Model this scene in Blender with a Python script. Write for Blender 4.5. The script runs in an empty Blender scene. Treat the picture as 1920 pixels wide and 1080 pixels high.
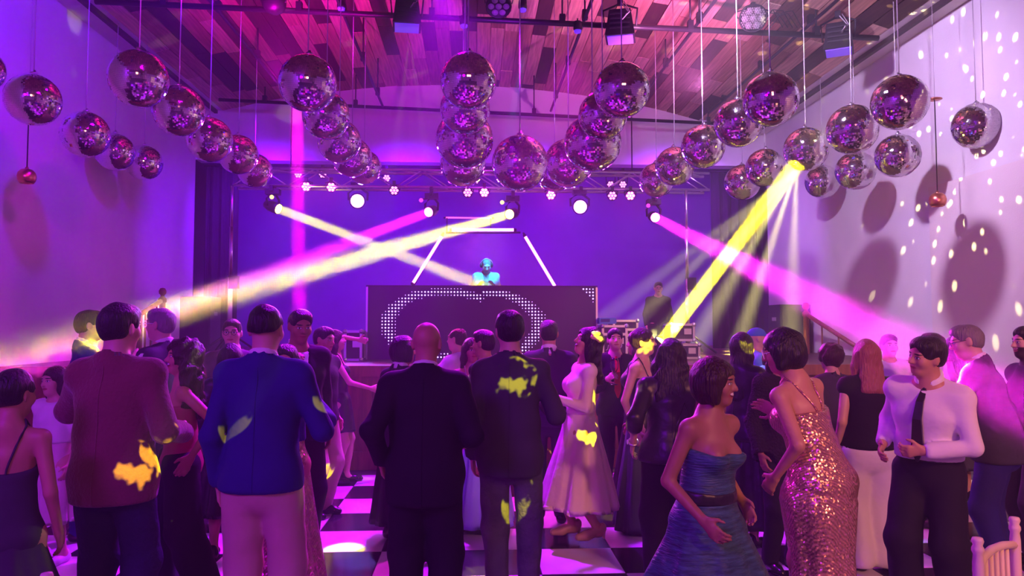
import bpy, bmesh, math, random
import numpy as np
from mathutils import Vector, Matrix

# ------------------------------------------------------------------ camera, world, exposure
SC = bpy.context.scene
COL = SC.collection
R = math.radians
F = 1387.0                                   # focal length in pixels of the 1920x1080 frame
YAW, PITCH, CAM = R(3.0), R(2.97), Vector((0, 0, 1.6))
cam_data = bpy.data.cameras.new('camera')
cam_data.sensor_width = 36.0
cam_data.lens = 36.0 * F / 1920.0
cam_data.clip_start = 0.05
cam = bpy.data.objects.new('camera', cam_data)
COL.objects.link(cam)
cam.location = CAM
cam.rotation_euler = (R(90) + PITCH, 0, -YAW)
SC.camera = cam
FWD = Vector((math.sin(YAW) * math.cos(PITCH), math.cos(YAW) * math.cos(PITCH), math.sin(PITCH)))
RGT = Vector((math.cos(YAW), -math.sin(YAW), 0))
UPV = RGT.cross(FWD)

def at(x, y, Y):
    """the place at depth Y of the hall that the photograph shows at x, y"""
    d = FWD + RGT * ((x - 960) / F) + UPV * ((540 - y) / F)
    return CAM + d * (Y / d.y)

SC.view_settings.view_transform = 'Standard'
SC.view_settings.look = 'None'
SC.view_settings.exposure = 0.12
SC.view_settings.gamma = 1.0
SC.view_settings.use_curve_mapping = False
SC.cycles.max_bounces = 7
SC.cycles.diffuse_bounces = 3
SC.cycles.glossy_bounces = 4
SC.cycles.caustics_reflective = False
SC.cycles.caustics_refractive = False
SC.cycles.adaptive_threshold = 0.02

world = bpy.data.worlds.new('world')
SC.world = world
world.use_nodes = True
wn = world.node_tree
wn.nodes['Background'].inputs[0].default_value = (0.25, 0.08, 0.5, 1)
wn.nodes['Background'].inputs[1].default_value = 0.02
HAZE = 0.010
vs = wn.nodes.new('ShaderNodeVolumeScatter')          # thin theatrical haze everywhere
vs.inputs['Color'].default_value = (1, 1, 1, 1)
vs.inputs['Density'].default_value = HAZE
vs.inputs['Anisotropy'].default_value = 0.0
wn.links.new(vs.outputs[0], wn.nodes['World Output'].inputs['Volume'])

def beam(name, loc, power, col, target, size=.15, spread=2.0):
    """a narrow beam leaving a round lens"""
    l = bpy.data.lights.new(name, 'AREA'); l.shape = 'DISK'; l.size = size; l.spread = R(spread); l.energy = power; l.color = col
    o = bpy.data.objects.new(name, l); COL.objects.link(o); o.location = loc
    o.rotation_euler = (Vector(target) - Vector(loc)).to_track_quat('-Z', 'Y').to_euler()
    return o

def light(name, kind, loc, power, col, target=None, angle=60, blend=0.3, size=0.05, sizey=None):
    l = bpy.data.lights.new(name, kind)
    l.energy = power
    l.color = col
    if kind == 'SPOT':
        l.spot_size = R(angle); l.spot_blend = blend; l.shadow_soft_size = size
    elif kind == 'POINT':
        l.shadow_soft_size = size
    elif kind == 'AREA':
        l.shape = 'RECTANGLE'; l.size = size; l.size_y = sizey or size
    o = bpy.data.objects.new(name, l)
    COL.objects.link(o)
    o.location = loc
    if target is not None:
        o.rotation_euler = (Vector(target) - Vector(loc)).to_track_quat('-Z', 'Y').to_euler()
    return o

MAG, BLU, VIO, YEL, WRM, CYA, PNK = ((1, .03, .85), (.05, .02, 1), (.38, .04, 1), (1, .78, .02), (1, .55, .3), (.02, .6, 1), (1, .02, .35))
# house washes of the hall
light('rear_house_light', 'SPOT', (3.6, -2.4, 4.2), 1250, (1, .34, .22), (2.9, 4.2, .7), 46, .8, .35)
light('rear_house_fill', 'AREA', (0.5, -4.0, 4.4), 60, (1, .3, .25), (0, 4.0, .8), size=2.0, sizey=1.0)
light('rear_violet_wash', 'AREA', (-3.2, -2.2, 4.4), 300, (.30, .0, 1), (-2.2, 5, 1.2), size=1.6, sizey=1.0)
light('left_wall_blue_wash', 'SPOT', (-2.6, 7.2, 5.2), 400, (.14, .0, 1), (-5.6, 10.5, 4.3), 105, .8, .1)
light('left_wall_pink_wash', 'SPOT', (-1.8, 5.0, 4.9), 300, (.62, .0, .85), (-5.4, 9.6, 1.7), 62, .8, .1)
light('right_wall_lavender_wash', 'SPOT', (2.2, 6.5, 4.9), 850, (.75, .52, 1), (6, 10.5, 3.0), 100, .8, .1)
light('right_wall_warm_wash', 'SPOT', (3.6, 2.5, 3.0), 260, (1, .45, .38), (6, 8, 2.2), 80, .8, .1)
light('header_wash', 'SPOT', (0.4, 8.0, 4.6), 260, (.42, .01, 1), (0.3, 14, 5.2), 95, .8, .1)
light('ceiling_pink_uplight', 'SPOT', (-2.2, 8.2, 4.3), 760, (1, .0, .8), (-2.2, 9.6, 6.1), 88, .9, .1)
light('ceiling_warm_uplight', 'SPOT', (2.6, 8.2, 4.3), 1050, (1, .2, .8), (2.4, 9.8, 6.1), 92, .9, .1)
light('floor_violet_wash', 'SPOT', (-0.3, 7.6, 5.15), 3600, (.42, .0, 1), (-0.3, 5.6, 0), 70, .7, .12)
light('floor_magenta_wash', 'SPOT', (1.2, 9.0, 5.0), 1500, (1, .0, .9), (0.8, 5.8, 0), 60, .7, .12)

# ------------------------------------------------------------------ helpers
def link(o, parent=None):
    COL.objects.link(o)
    if parent is not None:
        o.parent = parent
    return o

def tag(o, label=None, cat=None, group=None, kind=None):
    if label: o['label'] = label
    if cat: o['category'] = cat
    if group: o['group'] = group
    if kind: o['kind'] = kind
    return o

def empty(name, loc=(0, 0, 0), rz=0.0):
    o = bpy.data.objects.new(name, None)
    o.empty_display_size = 0.1
    o.location = loc
    o.rotation_euler = (0, 0, rz)
    return link(o)

def raw(name, verts, faces, m=None, parent=None, smooth=False, mats=None, mi=None):
    me = bpy.data.meshes.new(name)
    me.from_pydata([tuple(v) for v in verts], [], faces)
    me.update()
    if m is not None: me.materials.append(m)
    if mats:
        for q in mats: me.materials.append(q)
        if mi is not None: me.polygons.foreach_set('material_index', mi)
    if smooth: me.polygons.foreach_set('use_smooth', [True] * len(me.polygons))
    return link(bpy.data.objects.new(name, me), parent)

class MB:
    """collects shapes of one part"""
    def __init__(s): s.v, s.f, s.sm = [], [], []
    def add(s, v, f, smooth=False):
        b = len(s.v); s.v += [Vector(p) for p in v]; s.f += [[b + i for i in q] for q in f]; s.sm += [smooth] * len(f); return s
    def box(s, c, d, rot=None):
        x, y, z = d[0] / 2, d[1] / 2, d[2] / 2
        v = [Vector(p) for p in ((-x,-y,-z),(x,-y,-z),(x,y,-z),(-x,y,-z),(-x,-y,z),(x,-y,z),(x,y,z),(-x,y,z))]
        if rot is not None: v = [rot @ p for p in v]
        c = Vector(c)
        return s.add([p + c for p in v], [(3,2,1,0),(4,5,6,7),(0,1,5,4),(1,2,6,5),(2,3,7,6),(3,0,4,7)])
    def tube(s, a, b, r1, r2=None, n=12, caps=True):
        return s.path([a, b], [r1, r1 if r2 is None else r2], n, caps)
    def path(s, pts, rads, n=10, caps=True):
        pts = [Vector(p) for p in pts]
        if not hasattr(rads, '__len__'): rads = [rads] * len(pts)
        vs, fs = [], []
        for i, p in enumerate(pts):
            t = (pts[min(i + 1, len(pts) - 1)] - pts[max(i - 1, 0)]).normalized()
            ref = Vector((0, 0, 1)) if abs(t.z) < .9 else Vector((1, 0, 0))
            u = t.cross(ref).normalized(); w = u.cross(t)
            for k in range(n):
                a = 2 * math.pi * k / n
                vs.append(p + (u * math.cos(a) + w * math.sin(a)) * rads[i])
        for i in range(len(pts) - 1):
            for k in range(n):
                k2 = (k + 1) % n
                fs.append((i*n + k, i*n + k2, (i+1)*n + k2, (i+1)*n + k))
        b = len(s.v)
        s.add(vs, fs, True)
        if caps:
            s.f.append([b + k for k in range(n)][::-1]); s.f.append([b + (len(pts)-1)*n + k for k in range(n)]); s.sm += [False, False]
        return s
    def lathe(s, prof, c=(0,0,0), n=20, rot=None):
        c = Vector(c); vs, fs = [], []
        for r, z in prof:
            for k in range(n):
                a = 2*math.pi*k/n
                p = Vector((r*math.cos(a), r*math.sin(a), z))
                vs.append((rot @ p if rot is not None else p) + c)
        for i in range(len(prof)-1):
            for k in range(n):
                k2 = (k+1) % n
                fs.append((i*n+k, i*n+k2, (i+1)*n+k2, (i+1)*n+k))
        return s.add(vs, fs, True)
    def ball(s, c, r, n=12, rot=None):
        if not hasattr(r, '__len__'): r = (r, r, r)
        vs, fs, c = [], [], Vector(c)
        m = max(4, n // 2)
        for i in range(m + 1):
            th = math.pi * i / m
            for k in range(n):
                a = 2*math.pi*k/n
                p = Vector((r[0]*math.sin(th)*math.cos(a), r[1]*math.sin(th)*math.sin(a), r[2]*math.cos(th)))
                vs.append((rot @ p if rot is not None else p) + c)
        for i in range(m):
            for k in range(n):
                k2 = (k+1) % n
                fs.append((i*n+k, (i+1)*n+k, (i+1)*n+k2, i*n+k2))
        return s.add(vs, fs, True)
    def disc(s, c, nrm, r, n=14):
        c = Vector(c); nrm = Vector(nrm).normalized()
        ref = Vector((0, 0, 1)) if abs(nrm.z) < .9 else Vector((1, 0, 0))
        u = ref.cross(nrm).normalized(); w = nrm.cross(u)
        return s.add([c + (u*math.cos(2*math.pi*k/n) + w*math.sin(2*math.pi*k/n))*r for k in range(n)], [list(range(n))])
    def torus(s, c, R1, r, rot=None, n=20, m=6):
        c = Vector(c); vs, fs = [], []
        for i in range(n):
            a = 2*math.pi*i/n
            for j in range(m):
                b = 2*math.pi*j/m
                p = Vector(((R1+r*math.cos(b))*math.cos(a), (R1+r*math.cos(b))*math.sin(a), r*math.sin(b)))
                vs.append((rot @ p if rot is not None else p) + c)
        for i in range(n):
            for j in range(m):
                i2, j2 = (i+1) % n, (j+1) % m
                fs.append((i*m+j, i2*m+j, i2*m+j2, i*m+j2))
        return s.add(vs, fs, True)
    def build(s, name, m, parent=None):
        me = bpy.data.meshes.new(name)
        me.from_pydata([tuple(p) for p in s.v], [], s.f)
        me.update()
        me.materials.append(m)
        me.polygons.foreach_set('use_smooth', s.sm)
        return link(bpy.data.objects.new(name, me), parent)

def copy_tree(o, parent=None):
    c = o.copy(); COL.objects.link(c); c.parent = parent
    for ch in list(o.children): copy_tree(ch, c)
    return c

# ------------------------------------------------------------------ materials
MATS = {}
def mat(name, col, rough=.6, metal=0.0, bump=0.0, bscale=40, var=0.0, vscale=6, stretch=None, spec=.5, emit=None, estr=0.0, coat=0.0, trans=0.0, ior=1.45, sheen=0.0):
    if name in MATS: return MATS[name]
    m = bpy.data.materials.new(name); m.use_nodes = True
    nt = m.node_tree; b = nt.nodes['Principled BSDF']
    b.inputs['Base Color'].default_value = (*col, 1)
    b.inputs['Roughness'].default_value = rough
    b.inputs['Metallic'].default_value = metal
    b.inputs['Specular IOR Level'].default_value = spec
    b.inputs['Coat Weight'].default_value = coat
    b.inputs['Transmission Weight'].default_value = trans
    b.inputs['IOR'].default_value = ior
    b.inputs['Sheen Weight'].default_value = sheen
    if emit:
        b.inputs['Emission Color'].default_value = (*emit, 1); b.inputs['Emission Strength'].default_value = estr
    src = None
    if bump or var:
        tc = nt.nodes.new('ShaderNodeTexCoord'); src = tc.outputs['Object']
        if stretch:
            mp = nt.nodes.new('ShaderNodeMapping'); mp.inputs['Scale'].default_value = stretch
            nt.links.new(src, mp.inputs[0]); src = mp.outputs[0]
    if var:
        n = nt.nodes.new('ShaderNodeTexNoise'); n.inputs['Scale'].default_value = vscale; n.inputs['Detail'].default_value = 4
        nt.links.new(src, n.inputs['Vector'])
        r = nt.nodes.new('ShaderNodeMapRange'); r.inputs[1].default_value = .3; r.inputs[2].default_value = .7
        r.inputs[3].default_value = 1 - var; r.inputs[4].default_value = 1 + var
        nt.links.new(n.outputs[0], r.inputs[0])
        mx = nt.nodes.new('ShaderNodeVectorMath'); mx.operation = 'SCALE'; mx.inputs[0].default_value = col
        nt.links.new(r.outputs[0], mx.inputs['Scale']); nt.links.new(mx.outputs[0], b.inputs['Base Color'])
    if bump:
        n = nt.nodes.new('ShaderNodeTexNoise'); n.inputs['Scale'].default_value = bscale; n.inputs['Detail'].default_value = 3
        nt.links.new(src, n.inputs['Vector'])
        bp = nt.nodes.new('ShaderNodeBump'); bp.inputs['Strength'].default_value = bump; bp.inputs['Distance'].default_value = .02
        nt.links.new(n.outputs[0], bp.inputs['Height']); nt.links.new(bp.outputs[0], b.inputs['Normal'])
    MATS[name] = m
    return m

def glow(name, col, strength):
    if name in MATS: return MATS[name]
    m = bpy.data.materials.new(name); m.use_nodes = True
    nt = m.node_tree; nt.nodes.remove(nt.nodes['Principled BSDF'])
    e = nt.nodes.new('ShaderNodeEmission'); e.inputs[0].default_value = (*col, 1); e.inputs[1].default_value = strength
    nt.links.new(e.outputs[0], nt.nodes['Material Output'].inputs[0])
    MATS[name] = m
    return m

M_wall = mat('white_plaster', (.78, .76, .75), .85, bump=.12, bscale=60, var=.04, vscale=2)
M_black = mat('black_metal', (.012, .012, .014), .45, spec=.4)
M_blackmat = mat('black_drape', (.025, .022, .03), .95, bump=.3, bscale=8, stretch=(6, 6, .4))
M_dark = mat('dark_backdrop', (.15, .07, .26), .9, var=.1, vscale=1.5)  # violet of the haze and stage light is partly put into this colour
M_alu = mat('aluminium', (.65, .65, .68), .3, metal=1)
M_wood = mat('stained_wood', (.22, .075, .032), .45, bump=.15, bscale=14, var=.35, vscale=5, stretch=(3, 3, .5))
M_woodtop = mat('stage_boards', (.10, .055, .035), .5, var=.3, vscale=3, stretch=(.3, 6, 1))
M_copper = mat('copper_shade', (.75, .30, .17), .3, metal=1)
M_cord = mat('cord', (.5, .48, .5), .5)
M_mirror = mat('mirror_glass', (.9, .9, .92), .06, metal=1)
M_core = mat('ball_core', (.03, .03, .03), .6)
M_grey = mat('grey_plastic', (.25, .25, .27), .5)
M_white_pl = mat('white_plastic', (.75, .75, .75), .4)
M_chair = mat('cream_painted_wood', (.8, .66, .5), .45, var=.06)
M_case = mat('case_laminate', (.03, .028, .035), .45, bump=.05, bscale=120)
M_blue_pl = mat('blue_plastic', (.1, .35, .75), .4)
G_mag = glow('led_magenta', (1, .06, .85), 30)
G_magdim = glow('led_magenta_dim', (1, .2, .9), 4)
G_white = glow('beam_lens_white', (.35, .09, 1), 26)
G_yel = glow('beam_lens_yellow', (1, .7, .06), 40)
G_magl = glow('beam_lens_magenta', (1, .05, .85), 30)
G_tube = glow('led_tube', (.7, .11, 1), 13)
G_dot = glow('led_pixel', (.5, .3, 1), 4)
G_smallY = glow('ghost_dot_yellow', (1, .8, .2), 2.5)  # glow of the added dots that imitate lens ghosts
G_smallM = glow('ghost_dot_magenta', (1, .05, .8), 1.6)
G_pinktube = glow('led_tube_pink', (1, .1, .55), 2.2)

# ------------------------------------------------------------------ the hall
XL, XR, YB, YH, ZC = -5.2, 5.7, -7.0, 14.0, 5.66      # side walls, rear wall, header wall, ceiling spring line
XCL, XCR = -4.72, 5.25                                # plank ceiling edges
STY, STZ = 8.4, 1.16                                  # stage front and height
def zc(x):
    u = (x - (XCL + XCR) / 2) / ((XCR - XCL) / 2)
    return 6.22 - .71 * u * u - .15 * u

def struct(o): return tag(o, kind='structure')

fl = struct(MB().box(((XL+XR)/2, (YB+17)/2, -.06), (XR-XL+3, 17-YB, .1)).build('floor', mat('dark_floor', (.06, .05, .06), .35, var=.2)))
wall_l = struct(MB().box((XL-.1, (YB+YH)/2, 3.1), (.2, YH-YB, 6.4)).build('wall_left', M_wall))
wall_r = struct(MB().box((XR+.1, (YB+YH)/2, 3.1), (.2, YH-YB, 6.4)).build('wall_right', M_wall))
struct(MB().box((XR-.045, (YB+8.78)/2, 1.66), (.09, 8.78-YB, 3.3)).build('trim_1', mat('warm_plaster', (.78, .72, .66), .9, bump=.15, bscale=70)))
struct(MB().box(((XL+XR)/2, YB-.1, 3.1), (XR-XL, .2, 6.4)).build('wall_rear', M_wall))
# header wall above the stage opening, with an arched top
nn = 24
hv, hf = [], []
for dy in (0, .3):
    for i in range(nn+1):
        x = XL + (XR-XL)*i/nn
        hv += [(x, YH+dy, 4.72), (x, YH+dy, 6.6)]
o = 2*(nn+1)
for i in range(nn):
    a = 2*i
    hf += [(a, a+2, a+3, a+1), (o+a, o+a+1, o+a+3, o+a+2), (a, o+a, o+a+2, a+2)]
struct(raw('wall_header', hv, hf, M_wall))
# stage house behind the header
struct(MB().box(((XL+XR)/2, 17.1, 3.2), (XR-XL+3.2, .2, 6.5)).build('wall_stage_back', M_dark))
struct(MB().box((XL-1.2, 15.5, 3.2), (.2, 3.2, 6.5)).build('wall_stage_left', M_dark))
struct(MB().box((XR+1.2, 15.5, 3.2), (.2, 3.2, 6.5)).build('wall_stage_right', M_dark))
struct(MB().box(((XL+XR)/2, 15.5, 6.35), (XR-XL+3.2, 3.2, .1)).build('ceiling_stage', M_dark))
# ceiling: soffit strips, slab, planks
def plank_mat():
    m = bpy.data.materials.new('reclaimed_planks'); m.use_nodes = True
    nt = m.node_tree; b = nt.nodes['Principled BSDF']; b.inputs['Roughness'].default_value = .75
    oi = nt.nodes.new('ShaderNodeObjectInfo')
    tc = nt.nodes.new('ShaderNodeTexCoord'); mp = nt.nodes.new('ShaderNodeMapping'); mp.inputs['Scale'].default_value = (22, 1.2, 10)
    nt.links.new(tc.outputs['Object'], mp.inputs[0])
    no = nt.nodes.new('ShaderNodeTexNoise'); no.inputs['Scale'].default_value = 1.5; no.inputs['Detail'].default_value = 5
    nt.links.new(mp.outputs[0], no.inputs['Vector'])
    rp = nt.nodes.new('ShaderNodeValToRGB')
    cr = rp.color_ramp; cr.interpolation = 'CONSTANT'
    cols = [(0, (.05, .022, .016)), (.16, (.36, .19, .12)), (.34, (.5, .3, .2)), (.52, (.27, .13, .085)), (.64, (.56, .36, .26)), (.8, (.42, .24, .15)), (.92, (.10, .045, .03))]
    cr.elements[0].position = 0; cr.elements[0].color = (*cols[0][1], 1)
    cr.elements[1].position = cols[1][0]; cr.elements[1].color = (*cols[1][1], 1)
    for p, c in cols[2:]:
        e = cr.elements.new(p); e.color = (*c, 1)
    nt.links.new(oi.outputs['Random'], rp.inputs[0])
    mr = nt.nodes.new('ShaderNodeMapRange'); mr.inputs[1].default_value = .3; mr.inputs[2].default_value = .7; mr.inputs[3].default_value = .55; mr.inputs[4].default_value = 1.25
    nt.links.new(no.outputs[0], mr.inputs[0])
    vm = nt.nodes.new('ShaderNodeVectorMath'); vm.operation = 'SCALE'
    nt.links.new(rp.outputs[0], vm.inputs[0]); nt.links.new(mr.outputs[0], vm.inputs['Scale'])
    nt.links.new(vm.outputs[0], b.inputs['Base Color'])
    bp = nt.nodes.new('ShaderNodeBump'); bp.inputs['Strength'].default_value = .3
    nt.links.new(no.outputs[0], bp.inputs['Height']); nt.links.new(bp.outputs[0], b.inputs['Normal'])
    return m
M_plank = plank_mat()
cv, cf = [], []
for j, y in enumerate((YB, YH)):
    for i in range(nn+1):
        x = XL + (XR-XL)*i/nn
        cv.append((x, y, zc(min(max(x, XCL), XCR)) + .06))
for i in range(nn): cf.append((i, i+1, nn+2+i, nn+1+i))
ceil = struct(raw('ceiling', cv, cf, mat('old_boards', (.3, .15, .1), .8, var=.5, vscale=2, stretch=(5, .3, 1))))
rnd = random.Random(4)
NP = 46; pw = (XCR-XCL)/NP
pm = {}
for i in range(NP):
    x = XCL + pw*(i+.5); ang = -math.atan2(zc(x+.1)-zc(x-.1), .2)
    y = 8.3 - rnd.random()*1.2
    while y < YH:
        L = min(rnd.choice((1.2, 1.8, 2.4)), YH-y)
        if L > .1 and y + L > 8.6:
            k = round(L, 2)
            if k not in pm:
                pm[k] = MB().box((0, 0, 0), (pw*.965, L-.012, .03)).build('plank', M_plank).data
                bpy.data.objects.remove([q for q in COL.objects if q.data == pm[k]][0])
            p = link(bpy.data.objects.new('plank', pm[k]), ceil)
            p.location = (x, y+L/2, zc(x) + .012*rnd.random()); p.rotation_euler = (0, ang, 0)
        y += L
M_trimd = mat('dark_trim', (.05, .035, .04), .6)
for nm, x0, x1, zz in (('trim_2', XL, XCL, zc(XCL)), ('trim_3', XCR, XR, zc(XCR))):
    struct(MB().box(((x0+x1)/2, (YB+YH)/2, zz+.1), (x1-x0, YH-YB, .2)).build(nm, M_wall))
for nm, x, zz in (('trim_4', XCL-.12, zc(XCL)), ('trim_5', XCR+.15, zc(XCR))):
    struct(MB().box((x, (YB+YH)/2, zz-.03), (.06, YH-YB, .06)).build(nm, M_trimd))
# stage
st = MB().box(((XL+XR)/2, (STY+.06+17)/2, STZ-.06), (XR-XL, 17-STY-.06, .12)).build('floor_stage', M_woodtop); struct(st)
sf = MB().box(((XL+XR)/2, STY+.1, .52), (XR-XL, .1, 1.04)).build('wall_stage_front', M_wood); struct(sf)
MB().box(((XL+XR)/2, STY+.03, STZ-.06), (XR-XL, .12, .12)).build('top_rail', M_wood, sf)
MB().box(((XL+XR)/2, STY+.035, .1), (XR-XL, .06, .2)).build('base_rail', M_wood, sf)
bx0 = at(688, 780, STY).x
for k in range(-4, 8):
    xx = bx0 + .95*k
    if XL+.1 < xx < XR-.1: MB().box((xx, STY+.04, .62), (.095, .05, .84)).build('batten', M_wood, sf)

# dance floor of separate black and white squares
T = .535
df = empty('dance_floor', (0, 0, 0)); 
tag(df, 'glossy black and white checkered dance floor laid before the stage', 'dance floor')
MB().box((-.06, 4.7, .008), (T*17, T*12, .016)).build('underlay', M_black, df)
def tile_mat(name, col):
    return mat(name, col, .16, spec=.6, var=.12, vscale=3)
tm = [MB().box((0, 0, 0), (T-.006, T-.006, .02)).build('floor_tile', tile_mat(n, c)) for n, c in (('tile_black', (.02, .016, .022)), ('tile_white', (.72, .7, .72)))]
tmd = [q.data for q in tm]
for q in tm: bpy.data.objects.remove(q)
ox = at(677, 893, 7.9).x % T
for j in range(12):
    y = 7.95 - T*(j+.5)
    for i in range(-8, 9):
        t = link(bpy.data.objects.new('floor_tile', tmd[(i+j) % 2]), df)
        t.location = (ox + T*(i+.5) - .0, y, .026)
FLZ = .036                                             # top of the dance floor

# ------------------------------------------------------------------ rigging pipes
ZP = 5.42
def pipe(name, a, b, r, label, group='black rigging pipes under the ceiling'):
    t = empty(name, a)
    A = Vector(a); m = MB().tube((0,0,0), Vector(b)-A, r, n=10)
    m.build('tube', M_black, t)
    L = (Vector(b)-A); n = max(2, int(L.length/1.4))
    for k in range(n):
        c = L*((k+.5)/n)
        MB().box(c + Vector((0, 0, .05)), (.07, .07, .12)).build('clamp', M_black, t)
        MB().tube(c + Vector((0, 0, .1)), (c.x, c.y, max(.2, zc(A.x+c.x) - A.z - .02)), .012, n=6).build('drop_rod', M_black, t)
    return tag(t, label, 'pipe', group)
pipe('rigging_pipe', (XCL+.15, 9.0, ZP+.1), (XCR-.1, 9.0, ZP-.15), .035, 'long black cross pipe carrying the stage lights under the planks')
pipe('rigging_pipe', (XCL+.2, 13.2, ZP+.2), (XCR-.15, 13.2, ZP-.12), .03, 'thin black cross pipe close to the pale header wall')
PX = [at(402, 4, 9).x, at(640, 4, 9).x, at(872, 4, 9).x, at(1100, 6, 9).x, at(1318, 20, 9).x, at(1530, 30, 9).x]
PN = ['first from the left wall', 'second from the left wall', 'above the middle column of balls', 'third from the right wall', 'second from the right wall', 'nearest the right wall']
for x, n in zip(PX, PN):
    pipe('rigging_pipe', (x, 5.0, ZP+.05), (x, 13.3, ZP+.12), .022, 'black pipe running towards the stage, ' + n)

# ------------------------------------------------------------------ mirror balls
BD = .5
def ball_meshes():
    rr = random.Random(9); R0 = BD/2
    v, f = [], []
    rows = 46
    for i in range(rows):
        th = math.pi*(i+.5)/rows; dth = math.pi/rows
        n = max(6, int(round(2*rows*math.sin(th))))
        off = rr.random()
        for k in range(n):
            a = 2*math.pi*(k+off)/n
            N = Vector((math.sin(th)*math.cos(a), math.sin(th)*math.sin(a), math.cos(th)))
            e1 = Vector((-math.sin(a), math.cos(a), 0)); e2 = N.cross(e1)
            j1, j2 = rr.gauss(0, .022), rr.gauss(0, .022)
            w1 = R0*math.sin(th)*math.pi/n*.955; w2 = R0*dth/2*.955
            e1 = (e1 + N*j1); e2 = (e2 + N*j2)
            c = N*R0; b = len(v)
            v += [c-e1*w1-e2*w2, c+e1*w1-e2*w2, c+e1*w1+e2*w2, c-e1*w1+e2*w2]
            f.append((b, b+1, b+2, b+3))
    t = raw('mirror_tiles', v, f, M_mirror)
    c = MB().ball((0, 0, 0), R0*.988, 32).build('core', M_core)
    k = MB().lathe([(0, .25), (.03, .248), (.03, .268), (.012, .272), (.012, .29), (0, .29)], n=12).build('hanging_cap', M_alu)
    for q in (t, c, k): COL.objects.unlink(q)
    return t, c, k
BT, BC, BK = ball_meshes()
ROWS = [
 ('row beside the left wall', [(-40, 130, 110), (62, 187, 115), (160, 252, 99), (215, 285, 80), (270, 305, 73)]),
 ('second row from the left wall', [(260, 148, 121), (335, 208, 104), (393, 262, 90), (447, 290, 78), (478, 320, 67)]),
 ('row left of the middle', [(577, 156, 113), (612, 217, 92), (636, 265, 84), (660, 295, 76), (683, 314, 66)]),
 ('middle column', [(878, 152, 108), (872, 205, 95), (871, 262, 109, .64), (868, 308, 86, .62)]),
 ('lone', [(975, 306, 105, .64)]),
 ('row right of the middle', [(1166, 169, 107), (1130, 217, 93), (1111, 268, 108, .62), (1066, 306, 92, .62), (1040, 325, 70)]),
 ('row ending over the right stage lights', [(1445, 186, 109), (1384, 231, 94), (1318, 275, 84), (1265, 312, 74), (1231, 338, 66)]),
 ('row with the yellow-lit ball', [(1687, 192, 115), (1598, 243, 102), (1511, 280, 87), (1434, 315, 75), (1392, 342, 69)]),
 ('row beside the right wall', [(1920, 192, 104), (1831, 236, 100), (1683, 292, 90), (1604, 320, 79), (1542, 341, 67)]),
]
ORD = ['nearest', 'second nearest', 'third nearest', 'fourth nearest', 'farthest']
BALLS = {}
rb = random.Random(2)
for rn, lst in ROWS:
    for k, bb in enumerate(lst):
        x, y, d = bb[:3]; bd = bb[3] if len(bb) > 3 else BD
        off = ((x-960)**2 + (y-540)**2)/F**2
        stretch = (1 + off)**.25 * (1+off)**.25
        depth = bd*F/d*stretch / math.sqrt(1)            # distance along the view axis
        depth = depth*.985
        dirv = FWD + RGT*((x-960)/F) + UPV*((540-y)/F)
        P = CAM + dirv*depth
        b = empty('mirror_ball', P)
        for src, nm in ((BT, 'mirror_tiles'), (BC, 'core'), (BK, 'hanging_cap')):
            q = link(bpy.data.objects.new(nm, src.data), b)
            if nm == 'mirror_tiles': q['kind'] = 'stuff'
        b.scale = (bd/BD,)*3
        b.rotation_euler = (rb.uniform(-.06, .06), rb.uniform(-.06, .06), rb.random()*6.28)
        inv = b.rotation_euler.to_matrix().inverted() * (BD/bd)
        top = inv @ Vector((0, 0, zc(min(max(P.x, XCL), XCR)) - .005 - P.z))
        MB().tube(inv @ Vector((0, 0, .28*bd/BD)), top, .0055, n=6).build('hanging_cord', M_cord, b)
        if rn == 'lone': lab = 'lone low mirror ball hanging just right of the middle column'
        else: lab = '%s mirror ball of the %s' % (ORD[k] if k < len(lst)-1 or k == 0 else 'farthest', rn)
        tag(b, lab, 'mirror ball', 'mirror balls hanging over the dance floor')
        BALLS[(rn, k)] = P

# ------------------------------------------------------------------ copper pendants
for px_, py_, yy, cy, lab in ((50, 331, 8.0, 150, 'small copper globe pendant hanging beside the left wall'), (1758, 375, 8.0, 187, 'small copper globe pendant with round canopy beside the right wall')):
    c = at(px_, py_, yy); top = at(px_, cy, yy).z - c.z
    t = empty('pendant_lamp', c)
    MB().lathe([(.018, .082), (.055, .072), (.082, .04), (.092, 0), (.086, -.04), (.066, -.072), (.06, -.072), (.08, -.038), (.086, 0), (.05, .066)], n=24).build('lamp_shade', M_copper, t)
    MB().lathe([(0, .105), (.012, .102), (.018, .085), (.018, .078)], n=12).build('socket', M_copper, t)
    MB().tube((0, 0, .1), (0, 0, top), .006, n=6).build('cord', M_black, t)
    MB().lathe([(0, top+.03), (.03, top+.025), (.075, top+.008), (.078, top), (0, top-.004)], n=20).build('canopy', M_copper, t)
    MB().tube((0, 0, top+.02), (0, 0, zc(XCL if c.x < 0 else XCR) - c.z), .003, n=5).build('hanging_wire', M_cord, t)
    tag(t, lab, 'pendant lamp', 'copper pendants')

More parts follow.
